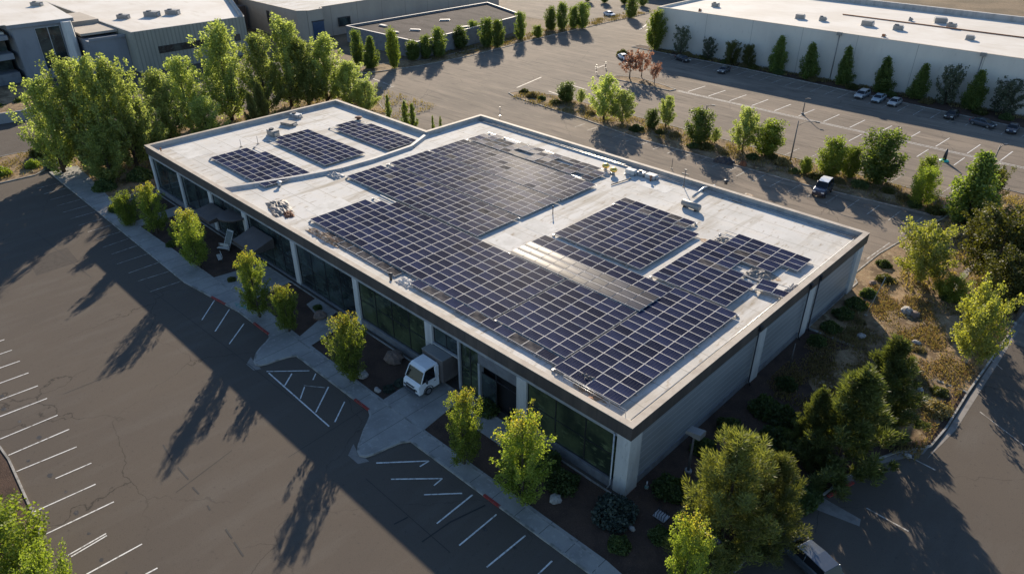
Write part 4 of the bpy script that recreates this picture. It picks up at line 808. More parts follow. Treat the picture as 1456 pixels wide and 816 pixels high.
tree('conifer', -92.5, 20.5, 9.5, 2.2, 'dark conifer standing among the pale poplars', 'conifers by the left wing'); tree('conifer', -94, 23.0, 10.5, 2.2, 'second dark conifer, right of the other in the grove', 'conifers by the left wing')
G = 'young trees along the building front'
def H(u, v, vt):
    x, y = P(u, v); lo, hi = 0, 40
    for _ in range(40):
        m_ = (lo+hi)/2; d = np.array([x, y, m_])-CAM; vv = 408-FOC*(d@UP)/(d@FW)
        if vv > vt: lo = m_
        else: hi = m_
    return lo
def tpx(key, u, v, vt, wpx, label, group):
    x, y = P(u, v); d = np.array([x, y, 2.0])-CAM; r = wpx/2*(d@FW)/FOC; h = H(u, v, vt)*.97; r *= .88
    if 'island' in group: h *= 1.1; r *= 1.3
    if group == 'trees along the white warehouse wall':
        while y > 129.6-r*.3: v += .25; x, y = P(u, v)
        h = H(u, v, vt)
    return tree(key, x, y, h, r, label, group)
tpx('lime', 185, 320, 276, 42, 'low lime-green tree beside the sidewalk at far left', G)
tpx('young', 224, 332, 262, 46, 'young tree in front of the leftmost front windows', G)
tpx('lime', 258, 348, 320, 30, 'tiny orange-tipped tree between two taller young trees', G)
tpx('young', 285, 380, 298, 52, 'young tree left of the first dark entrance canopy', G)
tpx('young', 370, 452, 358, 54, 'young tree in front of the light-topped entrance canopy', G)
tpx('young', 412, 472, 405, 46, 'small orange-tipped young tree right of the canopy tree', G)
tpx('young', 500, 542, 450, 66, 'young tree left of the parked truck', G)
tpx('young', 660, 660, 553, 66, 'young tree right of the driveway, before the dark doorway', G)
tpx('young', 743, 716, 593, 98, 'widest young tree, before the near corner window', G)
tpx('young', 966, 856, 735, 82, 'young tree at the bottom edge, in front of the big pine', G)
G = 'trees at the bottom left corner'
tpx('lime', 30, 826, 722, 150, 'bushy lime tree at the bottom left corner', G); tpx('lime', -30, 776, 668, 105, 'lime tree cut by the left edge beside the kerb', G); tpx('lime', 88, 872, 790, 84, 'lime tree at the bottom edge, right of the bushy one', G)
G = 'trees right of the building'
tree('pine', 7.7, .6, 10.8, 4.2, 'big shaggy pine beside the near building corner', G, i=0); tree('pine', 9.4, 3.4, 8.4, 3.0, 'smaller pine lobe right of the big shaggy pine', G, i=1)
tpx('conifer', 1190, 668, 513, 168, 'dark conifer in front of the other two, right bed', G); tpx('conifer', 1242, 602, 470, 138, 'taller dark conifer behind, beside the dry slope', G); tpx('conifer', 1143, 650, 545, 90, 'small conifer on the left of the dark pair', G)
tpx('pale', 1305, 404, 318, 92, 'pale-barked tree at the top of the dry slope', G); tpx('pale', 1372, 518, 410, 82, 'pale-barked tree beside the right-hand road', G)
for k, (x, y, h, r, lb) in enumerate([(10.5, 57, 8.2, 3.8, 'dark spreading tree behind the upper pale-barked tree'), (13.2, 50.5, 6.5, 3.3, 'low dark tree by the right edge light pole'), (13.5, 63.5, 6.5, 3.4, 'dark tree at the right edge, above the pole'), (7.8, 64.5, 5.5, 3.0, 'low dark tree behind the rear lot corner')]):
    tree('dark', x, y, h, r, lb, G)
tree('lime', 14.2, 74, 4.0, 2.4, 'yellowish bushy tree at the right edge behind the dark trees', G); tree('lime', 8.5, 48.5, 2.8, 1.9, 'low green bush-like tree beneath the dark trees', G)
tpx('cone', 1372, 316, 212, 82, 'large dark tree in front of the right light pole', G); tpx('dark', 1397, 300, 235, 46, 'paler tree touching the right light pole', G)
tpx('lime', 1306, 292, 238, 46, 'yellow-green tree left of the large dark tree', G); tpx('oval', 1310, 272, 222, 32, 'pointed green tree behind the yellow-green one', G)
G = 'trees on the planted island behind the building'
for (k, u, v, vt, wd, lb) in [('column', 805, 145, 120, 24, 'round small tree at the left end of the island'), ('mid', 826, 148, 129, 14, 'tiny sapling right of the round small tree'), ('mid', 858, 171, 112, 42, 'tall open-crowned tree in the left part of the island'), ('mid', 884, 174, 132, 38, 'dense tree touching the open-crowned one'),
                              ('column', 926, 183, 158, 18, 'short tree left of a pointed one on the island'), ('mid', 946, 181, 140, 26, 'pointed tree between two short ones on the island'), ('column', 993, 204, 160, 32, 'bright tree around the short light pole'), ('mid', 1016, 204, 184, 16, 'thin shrub-like sapling on the island'),
                              ('mid', 1055, 215, 158, 38, 'pale tall tree left of the leaning light pole'), ('oval', 1088, 221, 177, 38, 'bright green tree next to the leaning light pole'), ('oval', 1144, 248, 226, 14, 'tiny tree just left of the dark van'), ('oval', 1178, 251, 203, 34, 'yellow-green tree above the dark van'),
                              ('oval', 1206, 252, 212, 26, 'yellow-green tree between the van and the dark round tree'), ('column', 1243, 259, 192, 48, 'dark round tree right of the dark van')]:
    tpx(k, u, v, vt, wd, lb, G)
G = 'trees along the white warehouse wall'
for (k, u, v, vt, wd, lb) in [('oval', 930, 68, 16, 27, 'yellow-green oval tree at the left corner of the white warehouse'), ('grey', 967, 74, 38, 26, 'loose dark tree right of the warehouse corner'), ('grey', 1006, 79, 54, 24, 'grey shrub-like tree second from the warehouse corner'), ('dark', 1038, 84, 60, 26, 'dark low tree of a touching pair by the warehouse'), ('dark', 1062, 87, 65, 22, 'right low tree of the touching pair by the warehouse'),
                              ('cone', 1102, 97, 51, 31, 'first cone tree from the left along the warehouse wall'), ('cone', 1148, 108, 61, 33, 'second cone tree along the warehouse wall'), ('cone', 1197, 118, 66, 31, 'third cone tree, left of the parked cars'), ('cone', 1252, 128, 81, 35, 'fourth cone tree, behind the silver car'),
                              ('cone', 1302, 136, 90, 33, 'fifth cone tree, right of the three parked cars'), ('grey', 1343, 138, 93, 38, 'silvery loose tree between two dark cone trees'), ('cone', 1379, 152, 100, 38, 'sixth cone tree, right of the silvery tree'), ('grey', 1424, 157, 114, 52, 'rightmost wide olive tree by the warehouse')]:
    tpx(k, u, v, vt, wd, lb, G)
G = 'trees before the low dark building'
for (k, u, v, vt, wd, lb) in [('column', 510, 94, 43, 20, 'slim dark tree at the left corner of the low dark building'), ('cone', 528, 97, 50, 30, 'broad dark tree beside the slim one'), ('oval', 561, 98, 42, 23, 'bright oval tree on the kerb tip'), ('column', 587, 86, 58, 24, 'small round tree right of the bright oval one'), ('column', 606, 84, 50, 18, 'thin tree touching a taller one, mid row'),
                              ('column', 624, 82, 39, 24, 'tall pale tree in the middle of the row'), ('column', 655, 70, 38, 24, 'round tree standing clear before the grey wall'), ('column', 673, 60, 30, 18, 'short tree behind two merging ones'), ('column', 692, 68, 26, 24, 'left tree of two merging dark crowns'), ('column', 708, 68, 28, 22, 'right tree of two merging dark crowns'),
                              ('column', 740, 57, 17, 18, 'slender tree at the right corner of the low dark building'), ('oval', 764, 54, 36, 18, 'low yellow-green tree beside the slender one')]:
    tpx(k, u, v, vt, wd, lb, G)
G = 'dark tree clump at the top centre'
for i, (u, v, vt, wd) in enumerate([(783, 44, 10, 20), (799, 43, 4, 20), (815, 41, 9, 18), (828, 41, 4, 22)]):
    tpx('column', u, v, vt, wd, ['leftmost tree of the dark clump at the top centre', 'second tree of the dark clump at the top centre', 'third tree of the dark clump at the top centre', 'rightmost tree of the dark clump at the top centre'][i], G)
tpx('column', 897, 26, -4, 20, 'lone dark tree left of the white warehouse end', G); tree('dark', -96, 186, 8, 5, 'dark tree behind the left end of the white warehouse', G)
for i, x in enumerate((-146, -140, -133, -127)): tree('column', x, 176+2*i, 4.2, 1.6, 'small tree %s the far top-centre verge' % ['starting', 'second along', 'third along', 'ending'][i], 'small trees on the far verge')
tpx('red', 895, 112, 77, 28, 'reddish-brown tree on the small kerb island', 'autumn trees on the small kerb island'); tpx('red', 912, 110, 76, 22, 'second reddish tree touching the first', 'autumn trees on the small kerb island'); tpx('red', 930, 120, 92, 18, 'small brown-leaved tree at the right end of the kerb island', 'autumn trees on the small kerb island')
G = 'cypresses behind the building step'
for i, (u, v, vt) in enumerate([(553, 168, 134), (578, 184, 142), (588, 186, 146), (616, 186, 164), (627, 186, 165)]):
    tree('cypress', *P(u, v+2), H(u, v+2, vt), .95 if i in (1, 2) else (.7 if i == 0 else .35), ['tall narrow cypress left of the roof step', 'left cypress of the dense pair at the roof step', 'right cypress of the dense pair at the roof step', 'left tiny cypress above the parapet corner', 'right tiny cypress above the parapet corner'][i], G)

# shrubs
def shrub_mesh(n, leaf, m, sq=.8):
    d = RNG.normal(size=(n, 3)); d /= np.linalg.norm(d, axis=1)[:, None]; d[:, 2] = np.abs(d[:, 2]); lob = 1+.16*np.sin(d[:, 0]*5+1)*np.cos(d[:, 1]*4)+.08*np.sin(d[:, 2]*9+d[:, 0]*7)
    pts = d*(RNG.random((n, 1))**.3)*lob[:, None]; pts[:, 2] = pts[:, 2]*sq*1.15+.05; return leaf_mesh('foliage', pts, leaf, m)
SH = {'green': shrub_mesh(2600, .075, L_shrub), 'blue': shrub_mesh(2600, .07, L_blue), 'lime': shrub_mesh(2200, .075, L_lime), 'olive': shrub_mesh(2200, .075, L_olive), 'dry': shrub_mesh(1500, .07, L_drygreen)}
def shrub(kind, u, v, r, label, group, hz=1.0, xy=None):
    x, y = xy or P(u, v); o = bpy.data.objects.new('shrub', SH[kind]); C.objects.link(o); o.location = (x, y, .06); o.scale = (r, r, r*hz); o.rotation_euler[2] = random.uniform(0, 6.28)
    return tag(o, label, 'shrub', group)
G = 'round shrubs along the right side wall'
for i, (u, v, r, lb) in enumerate([(1000, 640, 1.1, 'round shrub right of the post with a box head'), (1037, 612, 1.15, 'round shrub alone, second from the near corner along the wall'), (1070, 638, 1.1, 'round shrub before the small conifer'), (1088, 586, 1.4, 'left dark shrub of the large merged clump'), (1112, 600, 1.5, 'middle dark shrub of the large merged clump'), (1104, 632, 1.5, 'lowest dark shrub of the large merged clump'),
                               (1117, 550, 1.0, 'neat round shrub mid way along the side wall'), (1161, 489, .95, 'round shrub below the third pilaster'), (1180, 470, 1.0, 'round shrub next after the third pilaster'), (1198, 450, 1.05, 'green shrub close to the far side pilaster'), (1216, 437, 1.1, 'sunlit shrub near the far corner of the side wall'), (1234, 421, .9, 'shrub at the far building corner'),
                               (952, 700, 1.3, 'wide dark shrub left of the big pine'), (1128, 712, 1.5, 'dark shrub tucked right of the big pine'), (1150, 705, 1.0, 'dark shrub by the concrete apron strip')]):
    shrub('green', u, v, r, lb, G)
G = 'shrubs in the front bed'
for kd, u, v, r, lb in [('blue', 873, 735, 1.6, 'blue-green spreading shrub at the near corner pilaster'), ('green', 880, 778, .8, 'small green shrub alone in the gravel below the corner'), ('green', 800, 690, 1.3, 'dark shrub below the near corner window'), ('green', 776, 660, 1.2, 'dark shrub left under the near corner window'), ('blue', 553, 555, .55, 'little shrub left of the truck'), ('blue', 570, 547, .6, 'little shrub closest to the truck front'),
                        ('green', 692, 585, 1.1, 'rounded shrub below the dark doorway'), ('green', 452, 440, .5, 'little shrub in the entrance bed'), ('olive', 330, 400, .5, 'little shrub by the entrance path'), ('green', 245, 350, .7, 'low shrub between the first front trees'), ('green', 938, 765, .8, 'low shrub left of the big pine, near the sidewalk')]:
    shrub(kd, u, v, r, lb, G)
G = 'shrubs at the left verge'
for kd, u, v, r, lb in [('lime', 48, 238, 1.2, 'bright round shrub at the left verge'), ('lime', 4, 250, 1.3, 'bright shrub cut by the left picture edge'), ('olive', 62, 222, 1.8, 'yellowish spreading shrub on the left verge'), ('olive', 88, 220, 2.0, 'spreading shrub under the leftmost poplars'), ('blue', 72, 240, .9, 'dark blue-green shrub by the left kerb'), ('green', 150, 270, 1.6, 'dark shrub under the poplars by the sidewalk'), ('green', 200, 255, 1.8, 'dark shrub at the left wall of the building'), ('green', 170, 300, 1.3, 'dark shrub behind the lime tree')]:
    shrub(kd, u, v, r, lb, G)
G = 'shrubs on the planted island'
spots = [(745, 134), (757, 140), (770, 144), (790, 150), (840, 165), (905, 188), (938, 192), (960, 196), (985, 212), (1003, 214), (1030, 222), (1070, 228), (1098, 228), (1112, 236), (1130, 248), (1160, 256), (1192, 262), (1222, 268), (1262, 276), (1285, 286), (1300, 296), (1330, 305)]
for i, (u, v) in enumerate(spots):
    near = ['at the left tip of the island', 'near the left island tip', 'left of the round small tree', 'below the round small tree', 'left of the open-crowned tree', 'right of the dense island tree', 'under the pointed island tree', 'right of the pointed island tree', 'at the foot of the bright pole tree', 'right of the bright pole tree', 'between the sapling and the pale tall tree', 'under the pale tall tree', 'under the bright tree by the leaning pole',
            'at the leaning light pole foot', 'left of the tiny tree by the van', 'just above the dark van', 'under the yellow-green van trees', 'under the dark round tree', 'right of the dark round tree', 'on the kerb before the yellow-green tree', 'below the pointed green tree', 'at the right end of the island'][i]
    shrub(['olive', 'dry', 'green', 'olive', 'dry', 'green'][i % 6], u, v-2, [1.0, 1.3, .9, 1.1][i % 4], '%s low shrub %s' % (['olive', 'dry', 'dark', 'olive', 'straw', 'dark'][i % 6], near), G, .8)
G = 'shrubs at the foot of the warehouse'
for i, x in enumerate((-76, -71, -65, -60, -57.5, -51, -42.5, -34, -26, -19, -9, -4.5)):
    shrub(['dry', 'olive', 'green'][i % 3], 0, 0, 1.3, ['dry bush at the left corner of the warehouse bed', 'olive bush second in the warehouse bed', 'dark bush below the dark low trees', 'dry grass bush in the warehouse bed, after the dark one', 'olive bush left of the first cone tree', 'dark bush right of the first cone tree', 'dry bush after the second cone tree', 'olive bush after the third cone tree', 'dark bush behind the three parked cars', 'dry bush right of the fifth cone tree', 'olive bush right of the sixth cone tree', 'dark bush under the wide olive tree'][i], G, .8, (x, 128.6-(x+60)*.04))
G = 'shrubs on the right dry slope'
for kd, u, v, r, lb in [('dry', 1223, 460, .6, 'pale tuft by the side shrubs'), ('dry', 1210, 472, .6, 'yellow tuft below the pale one'), ('dry', 1202, 482, .55, 'lowest yellow tuft by the shadow edge'), ('olive', 1258, 400, 1.0, 'shrub at the far corner of the lot'), ('green', 1256, 378, .9, 'dark shrub near the rear lot corner'), ('dry', 1290, 520, .8, 'dry tuft in the middle of the slope'), ('dry', 1305, 500, .7, 'dry tuft right of the slope middle'), ('olive', 1335, 560, .8, 'olive tuft near the road curve'), ('dry', 1330, 585, 1.3, 'wide straw-coloured mound by the road curve'),
                        ('dry', 1300, 545, .8, 'dry tuft above the straw mound'), ('olive', 1275, 540, .7, 'olive tuft by the dark conifers'), ('green', 1385, 430, 1.2, 'bright green shrub above the roadside tree'), ('green', 1350, 425, 1.1, 'green shrub beside the concrete path'), ('olive', 1440, 420, 1.3, 'shrub at the foot of the right edge pole')]:
    shrub(kd, u, v, r, lb, G, .75)
# grass stuff
def grass(name, region, n, hgt, m):
    pts = []
    while len(pts) < n:
        x, y = random.uniform(region[0], region[1]), random.uniform(region[2], region[3])
        if math.sin(x*1.1+.6*math.sin(y))*math.cos(y*.8+x*.3)+random.random()*1.3 > .55: pts.append((x, y, .12+hgt*.6))
    pts = np.array(pts); d = RNG.normal(size=(n, 3))*.35; d[:, 2] = 1
    o = bpy.data.objects.new(name, leaf_mesh(name, pts, hgt*.22, m, 3.0, d)); C.objects.link(o); o['kind'] = 'stuff'; return o
grass('dry_grass', (1.0, 14.6, 20, 46), 24000, .17, L_dry); grass('dry_grass', (-82, 0, 71, 78), 6000, .3, L_drygreen); grass('dry_grass', (-111, -87, -5, 57), 7000, .3, L_drygreen)
grass('dry_grass', (1.5, 14.6, 19, 46), 9000, .24, L_drygreen); grass('dry_grass', (2, 14.5, 46, 86), 5000, .35, L_drygreen); grass('dry_grass', (-117, -106, -40, -8), 3000, .3, L_drygreen); grass('dry_grass', (-123, -117, 80, 170), 4000, .35, L_drygreen); grass('dry_grass', (-85, 20, 127.5, 131), 4000, .35, L_drygreen)

# boulders
def rock(u, v, r, m, label, seed):
    rg = np.random.default_rng(seed); bm = MB(); x, y = P(u, v)
    rings, n = 7, 10
    ax = rg.uniform(.7, 1.2, 3)
    vs_ = []
    for i in range(1, rings):
        th = math.pi*i/rings
        for j in range(n):
            ph = 2*math.pi*j/n; k = r*rg.uniform(.82, 1.12); vs_.append((x+k*ax[0]*math.sin(th)*math.cos(ph), y+k*ax[1]*math.sin(th)*math.sin(ph), .1+r*.25+k*.65*math.cos(th)))
    vs_.append((x, y, .1+r*.9)); vs_.append((x, y, .1-r*.4)); f_ = []
    for i in range(rings-2):
        for j in range(n): f_.append([i*n+j, (i+1)*n+j, (i+1)*n+(j+1) % n, i*n+(j+1) % n])
    for j in range(n): f_.append([len(vs_)-2, j, (j+1) % n]); f_.append([len(vs_)-1, (rings-2)*n+(j+1) % n, (rings-2)*n+j])
    bm.add(vs_, f_); return tag(bm.obj('boulder', m, None, (x, y, .1)), label, 'rock', 'boulders in the planting beds')
for i, (u, v, r, m, lb) in enumerate([(456, 452, .75, rockd, 'rounded brown boulder by the entrance path'), (560, 512, .9, rockd, 'brown boulder left of the truck'), (516, 535, .6, rockm, 'grey boulder behind the tree left of the truck'), (537, 557, .4, rockm, 'small pale rock at the sidewalk near the driveway'), (1288, 446, .8, rockm, 'big grey boulder high on the dry slope'), (1299, 450, .6, rockd, 'brown boulder touching the big grey one'),
                                      (1302, 490, .45, rockm, 'pale rock on the middle of the dry slope'), (1317, 577, .45, rockm, 'white rock just above the road curve'), (1308, 557, .35, rockm, 'small pale rock between slope and road curve'), (1224, 481, .5, rockm, 'pale rock above the dark conifers'), (790, 712, .45, rockm, 'grey rock under the widest young tree'), (898, 753, .25, rockm, 'tiny pale rock in the gravel near the corner'),
                                      (1240, 405, .45, rockd, 'brown rock at the far building corner'), (1270, 400, .4, rockd, 'brown rock behind the far corner shrubs'), (372, 418, .4, rockm, 'rock behind the canopy tree'), (580, 495, .45, rockd, 'brown rock below the windows behind the truck'), (1290, 650, .3, rockm, 'small kerbside rock by the apron')]):
    rock(u, v, r, m, lb, 40+i)

# ---------------------------------------------------------------- vehicles
def wheel(parent, x, y, r=.33, wd=.22):
    b = MB(); b.tube([(x-wd/2, y, r), (x-wd/2+.03, y, r), (x+wd/2-.03, y, r), (x+wd/2, y, r)], [r*.9, r, r, r*.9], 18); wo = b.obj('wheel', rubber, parent)
    b = MB(); b.tube([(x-wd/2-.012, y, r), (x+wd/2+.012, y, r)], r*.6, 12, smooth=False); b.obj('rim', rimm, wo)
def carlike(name, label, cat, loc, rz, paintmat, prof='sedan', L_=4.5, W_=1.8, Hh=1.45, group=None):
    t = thing(name, label, cat, loc, group, rz); hw = W_/2
    if prof == 'sedan':
        st = [(-2.25, .32, .62, .72), (-2.15, .24, .78, .86), (-1.3, .2, .9, .97), (-.2, .2, .95, 1), (1.0, .2, .97, 1), (1.9, .22, .95, .93), (2.25, .34, .82, .78)]
        gh = [(-1.25, .88, .80, .93), (-.55, 1.34, .66, .96), (.55, 1.42, .66, .97), (1.25, 1.28, .62, .95), (1.85, .93, .78, .9)]
    elif prof == 'suv':
        st = [(-2.25, .36, .75, .78), (-2.15, .28, .92, .9), (-1.2, .26, 1.0, .98), (0, .26, 1.02, 1), (1.2, .26, 1.04, 1), (2.1, .28, 1.04, .96), (2.25, .4, .95, .9)]
        gh = [(-1.15, .99, .84, .94), (-.55, 1.5, .72, .96), (.6, 1.62, .74, .97), (1.75, 1.56, .72, .96), (2.1, 1.04, .84, .93)]
    k = L_/4.5; zz = Hh/(1.42 if prof == 'sedan' else 1.62)
    def rg_(y, zl, zh, w_): return [(-hw*w_*.9, y*k, zl*zz), (hw*w_*.9, y*k, zl*zz), (hw*w_, y*k, (zl*.55+zh*.45)*zz), (hw*w_*.97, y*k, (zh-.06)*zz), (hw*w_*.86, y*k, zh*zz), (-hw*w_*.86, y*k, zh*zz), (-hw*w_*.97, y*k, (zh-.06)*zz), (-hw*w_, y*k, (zl*.55+zh*.45)*zz)]
    b = MB(); b.loft([rg_(*s__) for s__ in st], smooth=False); body = b.obj('body', paintmat, t, bevel=.03)
    def gr(y, z, wt, wb, dz=0): return [(-hw*wb, y*k, .86*zz), (hw*wb, y*k, .86*zz), (hw*wt, y*k, z*zz+dz), (-hw*wt, y*k, z*zz+dz)]
    b = MB(); b.loft([gr(y, z, wt, wb*.93) for y, z, wt, wb in gh]); b.obj('window_glass', carglass, t)
    b = MB(); top = gh[1:-1]; b.loft([[(-hw*wt*1.0, y*k, z*zz-.03), (hw*wt*1.0, y*k, z*zz-.03), (hw*wt*.96, y*k, z*zz+.03), (-hw*wt*.96, y*k, z*zz+.03)] for y, z, wt, wb in top]); b.obj('roof', paintmat, t, bevel=.02)
    for s_ in (-1, 1):
        b = MB()
        for (ya, za, wa), (yb, zb, wb_) in (((gh[0][0], .9, gh[0][3]*.93), (gh[1][0], gh[1][1], gh[1][2])), ((gh[-1][0], .9, gh[-1][3]*.93), (gh[-2][0], gh[-2][1], gh[-2][2])), ((.25, .9, .91), (.25, 1.38 if prof == 'sedan' else 1.58, .7))):
            b.tube([(s_*hw*wa, ya*k, za*zz), (s_*hw*(wb_+.01), yb*k, zb*zz)], .035, 5)
        b.obj('pillar', paintmat, t)
        b = MB(); b.box(s_*hw*.62-.2, s_*hw*.62+.2, -2.27*k, -2.12*k, .62*zz, .76*zz); b.obj('headlight', headl, t)
        b = MB(); b.box(s_*hw*.66-.16, s_*hw*.66+.16, 2.12*k, 2.28*k, .74*zz, .9*zz); b.obj('tail_light', taill, t)
        b = MB(); b.box(s_*hw*1.0-.02+s_*.08, s_*hw*1.0+.1+s_*.08, -.95*k, -.78*k, .92*zz, 1.05*zz); b.obj('mirror', paintmat, t, bevel=.02)
        for y in (-1.4*k, 1.4*k): wheel(t, s_*(hw-.1), y)
    b = MB(); b.box(-hw*.6, hw*.6, -2.3*k, -2.2*k, .3*zz, .5*zz); b.obj('grille', darkm, t)
    return t
G = 'cars parked along the white warehouse'
def cpx(u, v): x, y = P(u, v); return (x, y, .005)
carlike('parked_car', 'silver hatchback, left one of the three parked together', 'car', (-29.9, 122.4, .0), -.03, car_silver, 'suv', 4.4, 1.85, 1.55, G)
carlike('parked_car', 'pale blue-white car in the middle of the three parked together', 'car', (-26.4, 122.0, .0), .03, car_blue, 'sedan', 4.6, 1.85, 1.45, G)
carlike('parked_car', 'silver car with dark roof, right one of the three', 'car', (-23.1, 121.6, .0), .0, car_silver, 'sedan', 4.3, 1.8, 1.4, G)
carlike('parked_car', 'black car parked alone, right of the three', 'car', (-12.3, 120.6, .0), .0, car_dark, 'sedan', 4.5, 1.8, 1.4, G)
carlike('parked_car', 'dark blue car at the right edge by the warehouse bed', 'car', (-1.8, 119.2, 0), .1, car_navy, 'sedan', 4.5, 1.8, 1.4, G)
carlike('parked_car', 'dark car in the shade near the left warehouse corner', 'car', (-74.0, 123.8, 0), 1.2, car_dark, 'sedan', 4.6, 1.8, 1.4, G)
carlike('parked_car', 'white damaged car far right in the shaded stalls', 'car', (-6.6, 119.0, 0), 1.35, car_grey, 'sedan', 4.3, 1.8, 1.35, G)
carlike('parked_car', 'dark car left of the small brown tree shadow in shaded stalls', 'car', (-61.0, 121.0, 0), .1, car_grey, 'sedan', 4.3, 1.8, 1.35, G)
G = 'other parked cars'
carlike('parked_van', 'tall navy van with white roof beside the planted island', 'van', (-14.3, 67.6, 0), .1, car_navy, 'suv', 4.3, 1.95, 2.2, G)
for o in bpy.data.objects:
    if o.name.startswith('roof') and o.parent and o.parent.name == 'parked_van': o.data.materials[0] = car_white
carlike('parked_car', 'slate car at the bottom edge right of the big pine', 'car', (P(1146, 800)[0], P(1146, 800)[1], 0), R(-108), car_grey, 'suv', 4.7, 1.9, 1.55, G)
crumple('covered_load', 'dark covered heap at the island kerb under tree shadows', 1029, 231, 0.0, 3.0, 1.6, 1.0, darkm, .2, 'heap'); crumple('covered_load', 'small reddish heap beside the dark one at the kerb', 1056, 236, 0.0, 1.1, 1.0, 1.0, rust, .2, 'heap')
carlike('parked_car', 'white car at the right picture edge by the big pole', 'car', (18.6, 55.5, 0), .3, car_white, 'sedan', 4.5, 1.8, 1.4, G)
carlike('parked_car', 'white pickup-like car in the sunlit far lot beside a bush', 'car', (P(886, 84)[0], P(886, 84)[1], 0), R(60), car_white, 'sedan', 4.0, 1.8, 1.2, G)
carlike('parked_car', 'white car far away left of the white warehouse', 'car', (-104.5, 182, 0), R(70), car_white, 'sedan', 4.5, 1.8, 1.4, G)
carlike('parked_car', 'pinkish white car behind the far verge, top centre', 'car', (P(866, 23)[0], P(866, 23)[1], 0), R(75), car_white, 'sedan', 4.5, 1.8, 1.4, G)
shrub('olive', 885, 80, 1.5, 'lone yellowish bush beside the white car in the sunlit lot', 'other shrubs')

# truck backed into the loading bay
t = thing('box_truck', 'white-cab box truck backed into the loading bay', 'truck', (-21.25, -3.6, .13), None, 0)
# local: nose towards -y, nose at y = 0
hw = 1.08
t.scale = (1.07, 1.07, 1.07)
def sec(y, zl, zh, w_): return [(-w_, y, zl), (w_, y, zl), (w_*1.0, y, zl+(zh-zl)*.55), (w_*.93, y, zh), (-w_*.93, y, zh), (-w_*1.0, y, zl+(zh-zl)*.55)]
b = MB(); b.loft([sec(0.0, .42, .95, .98), sec(.08, .36, 1.2, 1.05), sec(.3, .36, 1.38, hw), sec(.6, .4, 1.5, hw), sec(2.3, .45, 1.52, hw)]); b.obj('body', car_white, t, bevel=.06)
def gs(y, z, wt): return [(-1.05, y, 1.42), (1.05, y, 1.42), (wt, y, z), (-wt, y, z)]
b = MB(); b.loft([[(-1.03, .34, 1.38), (1.03, .34, 1.38), (1.03, .36, 1.43), (-1.03, .36, 1.43)], gs(.86, 2.36, .95), gs(2.26, 2.44, .97)]); b.obj('window_glass', carglass, t)
b = MB(); b.loft([[(-.98, y, z-.07), (.98, y, z-.07), (.93, y, z+.07), (-.93, y, z+.07)] for y, z in ((.78, 2.36), (1.1, 2.52), (2.32, 2.56))]); b.obj('cab_roof', car_white, t, bevel=.05)
b = MB(); b.box(-1.06, 1.06, 2.0, 2.32, 1.4, 2.5); b.obj('cab_back', car_white, t, bevel=.03)
for s_ in (-1, 1):
    b = MB(); b.tube([(s_*1.04, .36, 1.4), (s_*.96, .85, 2.36)], .05, 6); b.tube([(s_*1.06, 1.94, 1.4), (s_*.98, 1.94, 2.46)], .06, 6); b.obj('pillar', car_white, t)
    b = MB(); b.box(s_*1.085-.012, s_*1.085+.012, 1.0, 1.9, .66, 1.4); dd = b.obj('door', car_white, t); b = MB(); b.box(s_*1.1-.02, s_*1.1+.02, 1.7, 1.88, 1.14, 1.2); b.obj('handle', darkm, dd)
    b = MB(); b.box(s_*.72-.2, s_*.72+.2, .0, .14, .72, .92); b.obj('headlight', headl, t)
    b = MB(); b.tube([(s_*1.05, .85, 1.5), (s_*1.28, .8, 1.55)], .02, 5); b.box(s_*1.28-.09, s_*1.28+.09, .74, .84, 1.42, 1.85); b.obj('mirror', darkm, t)
    for y in (1.05, 5.0):
        b = MB(); r_ = .4; x_ = s_*.98; b.tube([(x_-.14, y, r_), (x_-.1, y, r_), (x_+.1, y, r_), (x_+.14, y, r_)], [r_*.9, r_, r_, r_*.9], 20); wo = b.obj('wheel', rubber, t); b = MB(); b.tube([(x_-.15, y, r_), (x_+.15, y, r_)], r_*.58, 14, smooth=False); b.obj('rim', rimm, wo)
    b = MB(); b.loft([[(s_*1.09-.02, 1.05+.52*math.cos(a)*k_, .42+.52*math.sin(a)*k_) for k_ in (1,)][0:1]*1 for a in (0,)], cap=False) if False else None
b = MB(); b.box(-1.0, 1.0, -.04, .12, .3, .56); b.obj('bumper', car_grey, t, bevel=.03)
b = MB(); b.box(-.5, .5, -.035, .1, .98, 1.08); b.box(-.62, .62, -.03, .1, .6, .86); b.obj('grille', darkm, t)
for k_ in (-.45, .3): b = MB(); b.tube([(k_, .36, 1.44), (k_+.5, .5, 1.66)], .018, 4); b.obj('wiper', darkm, t)
for s_ in (-1, 1):      # dark wheel arches, sills and corner lamps
    b = MB(); b.tube([(s_*1.075, 1.05+.5*math.cos(a), .42+.5*math.sin(a)) for a in np.linspace(-.1, math.pi+.1, 9)], .06, 5); b.obj('wheel_arch', darkm, t)
    b = MB(); b.box(s_*1.0-.06, s_*1.0+.06, 1.65, 2.25, .38, .6); b.obj('step', darkm, t)
    b = MB(); b.box(s_*.98-.07, s_*.98+.07, .12, .26, .98, 1.12); b.obj('indicator', headl, t)
b = MB(); b.box(-1.22, 1.45, 2.42, 6.4, .62, 2.9); cb_ = b.obj('cargo_box', boxm, t, bevel=.05)
b = MB(); b.box(-1.25, 1.48, 2.40, 6.4, 2.9, 2.97); b.obj('roof_panel', hvacm, cb_)
b = MB(); b.box(-.5, .5, 2.2, 6.3, .4, .62); b.obj('chassis', darkm, t)

